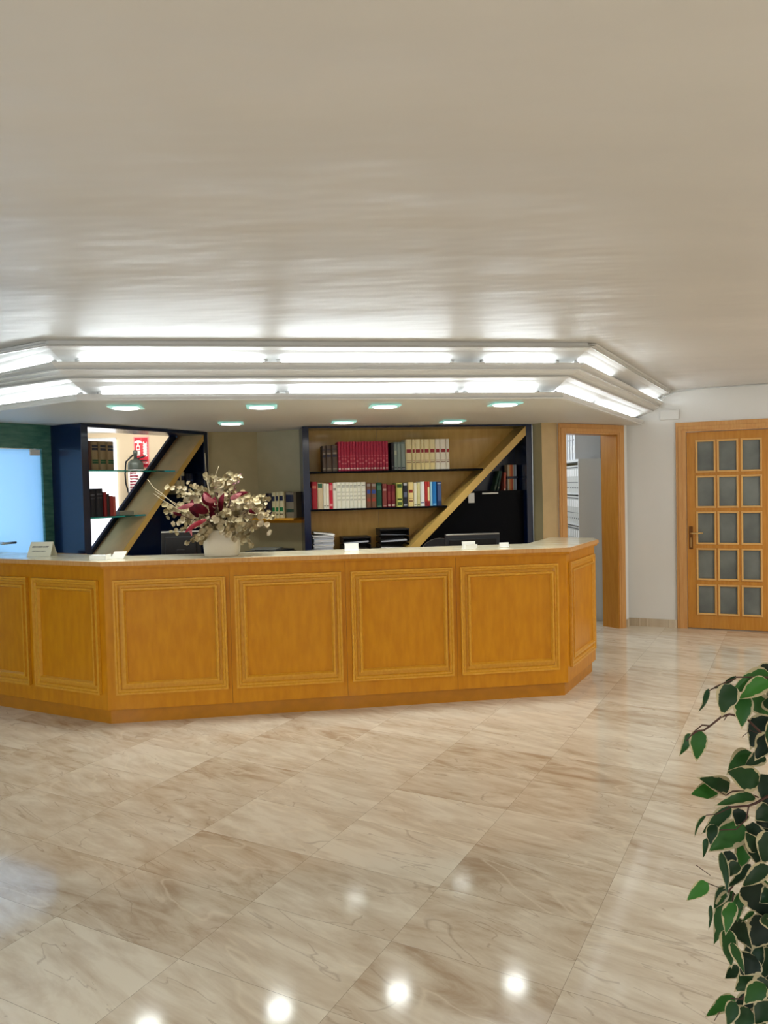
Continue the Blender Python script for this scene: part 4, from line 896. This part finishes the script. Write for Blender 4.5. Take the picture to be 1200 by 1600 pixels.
MB().box(w_*.5-.001, w_*.5+.001, -.0095, -.0075, h_*.35, h_*.95, MATS['sign_border']).done('divider_line', sg)
text(sg, 'EXTINTOR', .036, Matrix.Translation((w_*.5, -.0085, h_*.13)) @ Matrix.Rotation(pi/2, 4, 'X'), signw, True, sx=.9)
xa, za_ = bx(208.5, 678.5); xb, zb2 = bx(232, 672)
ts = thing('striped_tape', 'red and white striped plate above the fire sign', 'plate', T(xa, YB, za_))
w2 = xb-xa
for k in range(5): MB().box(w2*k/5, w2*(k+1)/5-.0005, -.008, -.0005, 0, zb2-za_, red if k % 2 == 0 else signw).done('stripe', ts)
fx = bx(216.5, 740); ztp = bx(216, 713)[1]
fe = thing('fire_extinguisher', 'dark grey fire extinguisher with printed label and black hose under the sign', 'fire extinguisher', T(fx[0], YB-.11, 0))
zt0 = bx(216, 719)[1]; r_ = .092
gm = mat('gunmetal', srgb(76, 84, 78), .4, metal=.2)
MB().lathe([(0, zt0-.62), (r_, zt0-.62), (r_, zt0-.06), (r_*.92, zt0-.025), (r_*.6, zt0), (.03, zt0+.012), (0, zt0+.012)], gm, seg=24).done('cylinder', fe)
MB().lathe([(r_+.001, zt0-.50), (r_+.0015, zt0-.50), (r_+.0015, zt0-.12), (r_+.001, zt0-.12)], signw, seg=24).done('label', fe)
lines = MB()
for k in range(9):
    z = zt0-.16-.033*k; lines.box(-.045, .05 if k % 3 else .03, -r_-.0035, -r_+.012, z-.009, z+.004, mat('label_print', srgb(150, 40, 70), .6))
lines.done('label_print', fe)
MB().lathe([(0, zt0+.01), (.022, zt0+.01), (.02, zt0+.06), (.026, zt0+.07), (.028, zt0+.10), (.014, zt0+.12), (0, zt0+.12)], gm, seg=16).done('valve', fe)
MB().box(.01, .13, -.02, .01, zt0+.02, zt0+.035, blackp, rot=Matrix.Rotation(-.35, 4, 'Y'), bev=.003).box(.02, .14, -.02, .01, zt0-.015, zt0-.003, blackp, bev=.003).done('handle', fe)
MB().tube([(-.02, -.02, zt0+.06), (-.11, -.02, zt0-.02), (-.125, -.02, zt0-.16), (-.12, -.02, zt0-.28), (-.09, -.02, zt0-.4), (-.03, -.03, zt0-.56)], .010, blackp).done('hose', fe)
MB().box(-.03, .03, r_-.01, .109, zt0-.2, zt0-.15, steel).done('wall_bracket', fe)
xw = bx(184, 760)[0]
glow_panel = sempty('bright_panel_1', T(xw, YB-.02, 0))  # glowing panel stands in for a brightly lit white door in the back room
wm = mat('glowing_white', srgb(246, 246, 250), .6, emis=(.9, .93, 1, 1), es=.75)
MB().box(-1.0, 0, -.01, .015, .3, bx(184, 686)[1], wm).done('glowing_panel', glow_panel)
MB().box(-1.0, .0, -.014, .015, bx(184, 686)[1], bx(184, 686)[1]+.02, casem).done('panel_head', glow_panel)
struct(MB().box(-4.5, -.4, 9.585, 9.6, bx(150, 676.5)[1], bx(150, 676.5)[1]+.02, casem).done('trim_6'))

# ------------------------------------------------------------------ variegated fig in the foreground
PY = 1.36
leafm = bpy.data.materials.new('variegated_leaf'); leafm.use_nodes = True; nt = leafm.node_tree; N = nt.nodes; L = nt.links; b = N['Principled BSDF']
uv = N.new('ShaderNodeUVMap'); uv.uv_map = 'leaf'; at = N.new('ShaderNodeAttribute'); at.attribute_name = 'tone'
sx_ = N.new('ShaderNodeSeparateXYZ'); L.new(uv.outputs[0], sx_.inputs[0])
no = N.new('ShaderNodeTexNoise'); no.inputs['Scale'].default_value = 55; no.inputs['Detail'].default_value = 2; tcg = N.new('ShaderNodeTexCoord'); L.new(tcg.outputs['Object'], no.inputs['Vector'])
m_a = N.new('ShaderNodeMath'); m_a.operation = 'MULTIPLY_ADD'; L.new(no.outputs['Fac'], m_a.inputs[0]); m_a.inputs[1].default_value = .9; L.new(sx_.outputs[0], m_a.inputs[2])
stp = N.new('ShaderNodeMath'); stp.operation = 'GREATER_THAN'; L.new(m_a.outputs[0], stp.inputs[0]); stp.inputs[1].default_value = 1.24
gr = N.new('ShaderNodeMix'); gr.data_type = 'RGBA'; L.new(at.outputs['Fac'], gr.inputs[0]); gr.inputs[6].default_value = srgb(6, 30, 17); gr.inputs[7].default_value = srgb(50, 112, 34)  # dark to bright green per leaf: how lit each leaf looks is painted in
mxx = N.new('ShaderNodeMix'); mxx.data_type = 'RGBA'; L.new(stp.outputs[0], mxx.inputs[0]); L.new(gr.outputs[2], mxx.inputs[6]); mxx.inputs[7].default_value = srgb(172, 162, 128)
L.new(mxx.outputs[2], b.inputs['Base Color']); b.inputs['Roughness'].default_value = .5; b.inputs['Specular IOR Level'].default_value = .3
random.seed(5)
lmb = MB(); lmi = lmb.mi(leafm); uvl = lmb.b.loops.layers.uv.new('leaf'); tl_ = lmb.b.verts.layers.float.new('tone')
def leaf(bp, tp, w_, tone, roll=0, curl=.12):
    d = tp-bp; L_ = d.length; t_ = d.normalized(); view = (bp-CP).normalized()
    side = t_.cross(view).normalized(); side = Matrix.Rotation(roll, 3, t_) @ side; nn = side.cross(t_); n = 16; cols5 = (-1, -.55, 0, .55, 1); rows = []
    for k in range(n+1):
        q = k/n; ww = w_/2*3.02*(q**.55)*(max(0, 1-q)**1.25)
        c = bp+d*q+nn*(curl*L_*sin(pi*q)); r = []
        for cc in cols5:
            wv = .06*sin(q*9+cc*2+roll*5)
            v = lmb.b.verts.new(c+side*ww*cc+nn*(-abs(cc)*ww*.28+ww*wv)); v[tl_] = tone; r.append((v, abs(cc), q))
        rows.append(r)
    for k in range(n):
        for j in range(4):
            vs = [rows[k][j], rows[k][j+1], rows[k+1][j+1], rows[k+1][j]]
            try: f = lmb.b.faces.new([v[0] for v in vs])
            except ValueError: continue
            f.material_index = lmi; f.smooth = True
            for lp, v in zip(f.loops, vs): lp[uvl].uv = (max(v[1], (v[2]-.55)*2 if v[2] > .55 else 0, .9 if v[2] > .93 else 0), v[2])
def lp_(px_, py_, y): return aty(px_, py_, y)
Lv = [(1107, 1076, 1091, 1112, 12, .2, .9), (1150, 1056, 1108, 1076, 10, .1, 1.0), (1142, 1069, 1128, 1119, 26, .15, 0), (1203, 1052, 1138, 1084, 26, .6, .1), (1199, 1062, 1155, 1092, 22, .9, 0), (1166, 1086, 1159, 1138, 23, .5, .2), (1172, 1086, 1208, 1119, 26, .5, 0), (1207, 1041, 1174, 1056, 14, .0, .3), (1079, 1146, 1061, 1181, 12, .4, .4), (1093, 1140, 1088, 1189, 21, .5, 0),
      (1203, 1120, 1173, 1170, 32, .0, .2), (1174, 1175, 1136, 1210, 26, .4, 0), (1186, 1223, 1138, 1205, 30, .2, 0), (1140, 1230, 1090, 1215, 22, .2, 0), (1121, 1231, 1080, 1241, 21, .7, .1), (1180, 1245, 1118, 1259, 16, .3, .3), (1142, 1260, 1097, 1302, 18, .2, .3), (1103, 1274, 1086, 1308, 8, .3, .8), (1117, 1288, 1110, 1322, 15, .1, .3), (1104, 1309, 1098, 1341, 10, .2, .7), (1163, 1289, 1108, 1330, 31, .55, 0),
      (1176, 1284, 1184, 1352, 30, .05, 0), (1164, 1315, 1157, 1362, 20, .8, 0), (1127, 1331, 1136, 1398, 13, .15, .5), (1140, 1329, 1139, 1364, 18, .0, 0), (1153, 1347, 1135, 1371, 17, .1, 0), (1106, 1379, 1073, 1407, 17, .8, 0), (1173, 1350, 1131, 1388, 14, .1, .6), (1166, 1376, 1208, 1440, 38, .0, 0), (1145, 1392, 1116, 1474, 27, .35, .1), (1146, 1409, 1134, 1460, 18, .6, .2), (1111, 1414, 1107, 1452, 8, .2, .7),
      (1145, 1435, 1179, 1487, 24, .1, 0), (1200, 1434, 1176, 1482, 36, .0, 0), (1136, 1451, 1143, 1512, 21, .3, 0), (1143, 1472, 1163, 1522, 14, .3, .3), (1180, 1494, 1157, 1524, 30, .0, 0), (1190, 1476, 1185, 1524, 18, .1, .5), (1156, 1511, 1133, 1529, 16, .1, .2), (1183, 1519, 1148, 1549, 26, .2, 0), (1148, 1557, 1103, 1588, 17, .7, 0), (1149, 1565, 1135, 1604, 18, .2, .2), (1177, 1555, 1146, 1583, 22, .05, .2), (1203, 1534, 1176, 1562, 30, .1, 0), (1178, 1424, 1159, 1441, 7, .3, .2),
      (1210, 1150, 1180, 1188, 28, .0, .2), (1200, 1210, 1190, 1250, 26, .05, 0), (1205, 1262, 1180, 1282, 24, .1, 0), (1208, 1300, 1192, 1350, 30, .1, 0), (1200, 1352, 1160, 1385, 20, .1, 0), (1212, 1385, 1195, 1430, 26, .0, 0), (1205, 1480, 1192, 1530, 26, .1, 0), (1208, 1560, 1180, 1600, 30, .1, 0), (1170, 1575, 1150, 1615, 26, .2, .1), (1195, 1180, 1165, 1195, 18, .1, 0), (1185, 1330, 1165, 1300, 20, .1, 0), (1135, 1385, 1115, 1420, 16, .2, .2), (1160, 1265, 1150, 1290, 20, .0, 0), (1160, 1395, 1152, 1440, 16, .5, .3)]
for a, b_, c, d, w_, tone, roll in Lv:
    dy = random.uniform(-.05, .05); y = PY+dy
    c += (c-a)*.04; d += (d-b_)*.04
    leaf(lp_(a, b_, y), lp_(c, d, y-random.uniform(0, .02)), w_*y/FPX*1.32, tone, roll*1.1, curl=random.choice((-.1, .08, .12)))
trunk = Vector((.80, 1.50, 0))
nodes_ = []
for k in range(620):                     # the rest of the crown, mostly outside the frame
    z = random.uniform(.42, 1.30); R_ = .33*sqrt(max(.08, 1-((z-.82)/.56)**2)); a = random.uniform(0, 2*pi); r = R_*random.uniform(.35, 1)
    p = Vector((trunk.x+r*cos(a), trunk.y+r*sin(a), z))
    c = p-CP; pxp = 600+FPX*c.dot(CR)/c.dot(CF); pyp = 800+FPX*c.dot(CD)/c.dot(CF)
    edge = 1168 if pyp < 1130 else 1152
    if pxp < edge+28 or (pyp < 1050+random.uniform(0, 25) and pxp < 1225): continue
    tip = p+Vector((random.uniform(-.03, .03), random.uniform(-.03, .03), -random.uniform(.02, .06)))*1.1
    leaf(p, tip, random.uniform(.026, .036), random.random()**2*.7, random.uniform(-.8, .8)); nodes_.append(p)
fig = thing('potted_fig', 'variegated weeping fig with cream-edged leaves at the right edge of the foreground', 'plant', T(trunk.x, trunk.y, 0))
me = bpy.data.meshes.new('foliage'); lmb.b.to_mesh(me); lmb.b.free(); me.materials.append(leafm)
fo = bpy.data.objects.new('foliage', me); C.objects.link(fo); fo.parent = fig; fo.matrix_parent_inverse = fig.matrix_world.inverted()
bark = mat('fig_bark', srgb(70, 44, 36), .6)
bm_ = MB(); tw = lambda pts, r0_: bm_.tube([aty(a, b_, PY) for a, b_ in pts], [r0_*(1-.5*k/len(pts)) for k in range(len(pts))], bark, seg=6)
tw([(1230, 1190), (1184, 1140), (1169, 1125), (1152, 1119), (1140, 1116), (1127, 1120), (1116, 1129), (1107, 1136), (1100, 1141), (1090, 1142), (1080, 1149)], .0024)
tw([(1109, 1134), (1097, 1133), (1087, 1141), (1072, 1158)], .0014); tw([(1184, 1146), (1172, 1141), (1159, 1152)], .0008); tw([(1136, 1118), (1131, 1126)], .0009)
tw([(1230, 1240), (1200, 1244), (1181, 1255), (1169, 1259), (1144, 1261), (1138, 1260)], .0026); tw([(1185, 1246), (1162, 1236), (1145, 1236), (1134, 1243), (1121, 1235)], .0015); tw([(1170, 1259), (1166, 1280), (1150, 1296), (1120, 1297)], .0014)
tw([(1145, 1260), (1120, 1272), (1103, 1274)], .0010); tw([(1088, 1352), (1110, 1368)], .0008); tw([(1106, 1380), (1124, 1387)], .0009)
tw([(1230, 1330), (1194, 1345), (1181, 1355), (1169, 1361), (1156, 1371), (1145, 1384), (1137, 1395)], .0026); tw([(1230, 1520), (1200, 1532), (1181, 1541), (1166, 1551), (1159, 1561), (1142, 1560)], .0022)
tw([(1125, 1580), (1116, 1595)], .0007); tw([(1150, 1060), (1120, 1072), (1107, 1080)], .0012); tw([(1230, 1060), (1195, 1058), (1150, 1058)], .0020); tw([(1146, 1395), (1140, 1450), (1146, 1470)], .0014); tw([(1175, 1411), (1151, 1423)], .0007)
for p in nodes_[::3]: bm_.tube([Vector((trunk.x, trunk.y, p.z-.12)), (Vector((trunk.x, trunk.y, p.z))+p)/2+Vector((0, 0, .02)), p], [.003, .002, .001], bark, seg=4)
for zz_ in (1.18, 1.02, .84, .70):
    py_ = [1060, 1200, 1250, 1520][(1.18, 1.02, .84, .70).index(zz_)]
    q = aty(1230, [1060, 1240, 1330, 1520][(1.18, 1.02, .84, .70).index(zz_)], PY); bm_.tube([Vector((trunk.x, trunk.y, q.z-.05)), q], [.004, .0026], bark, seg=5)
o = bm_.done('branches', fig); o.matrix_parent_inverse = fig.matrix_world.inverted()
tk = MB()
for k in range(3): tk.tube([(.025*cos(2*pi*(j/9+k/3)), .025*sin(2*pi*(j/9+k/3)), .24+j*.072) for j in range(13)], [.013-.0007*j for j in range(13)], bark, seg=8)
tk.done('braided_trunk', fig)
MB().lathe([(0, 0), (.13, 0), (.145, .02), (.175, .28), (.185, .29), (.182, .31), (.168, .31), (.160, .26), (0, .26)], mat('terracotta', srgb(150, 92, 66), .7), seg=32).done('pot', fig)
MB().lathe([(0, .255), (.163, .255), (.163, .275), (0, .28)], soil, seg=32).done('soil', fig)
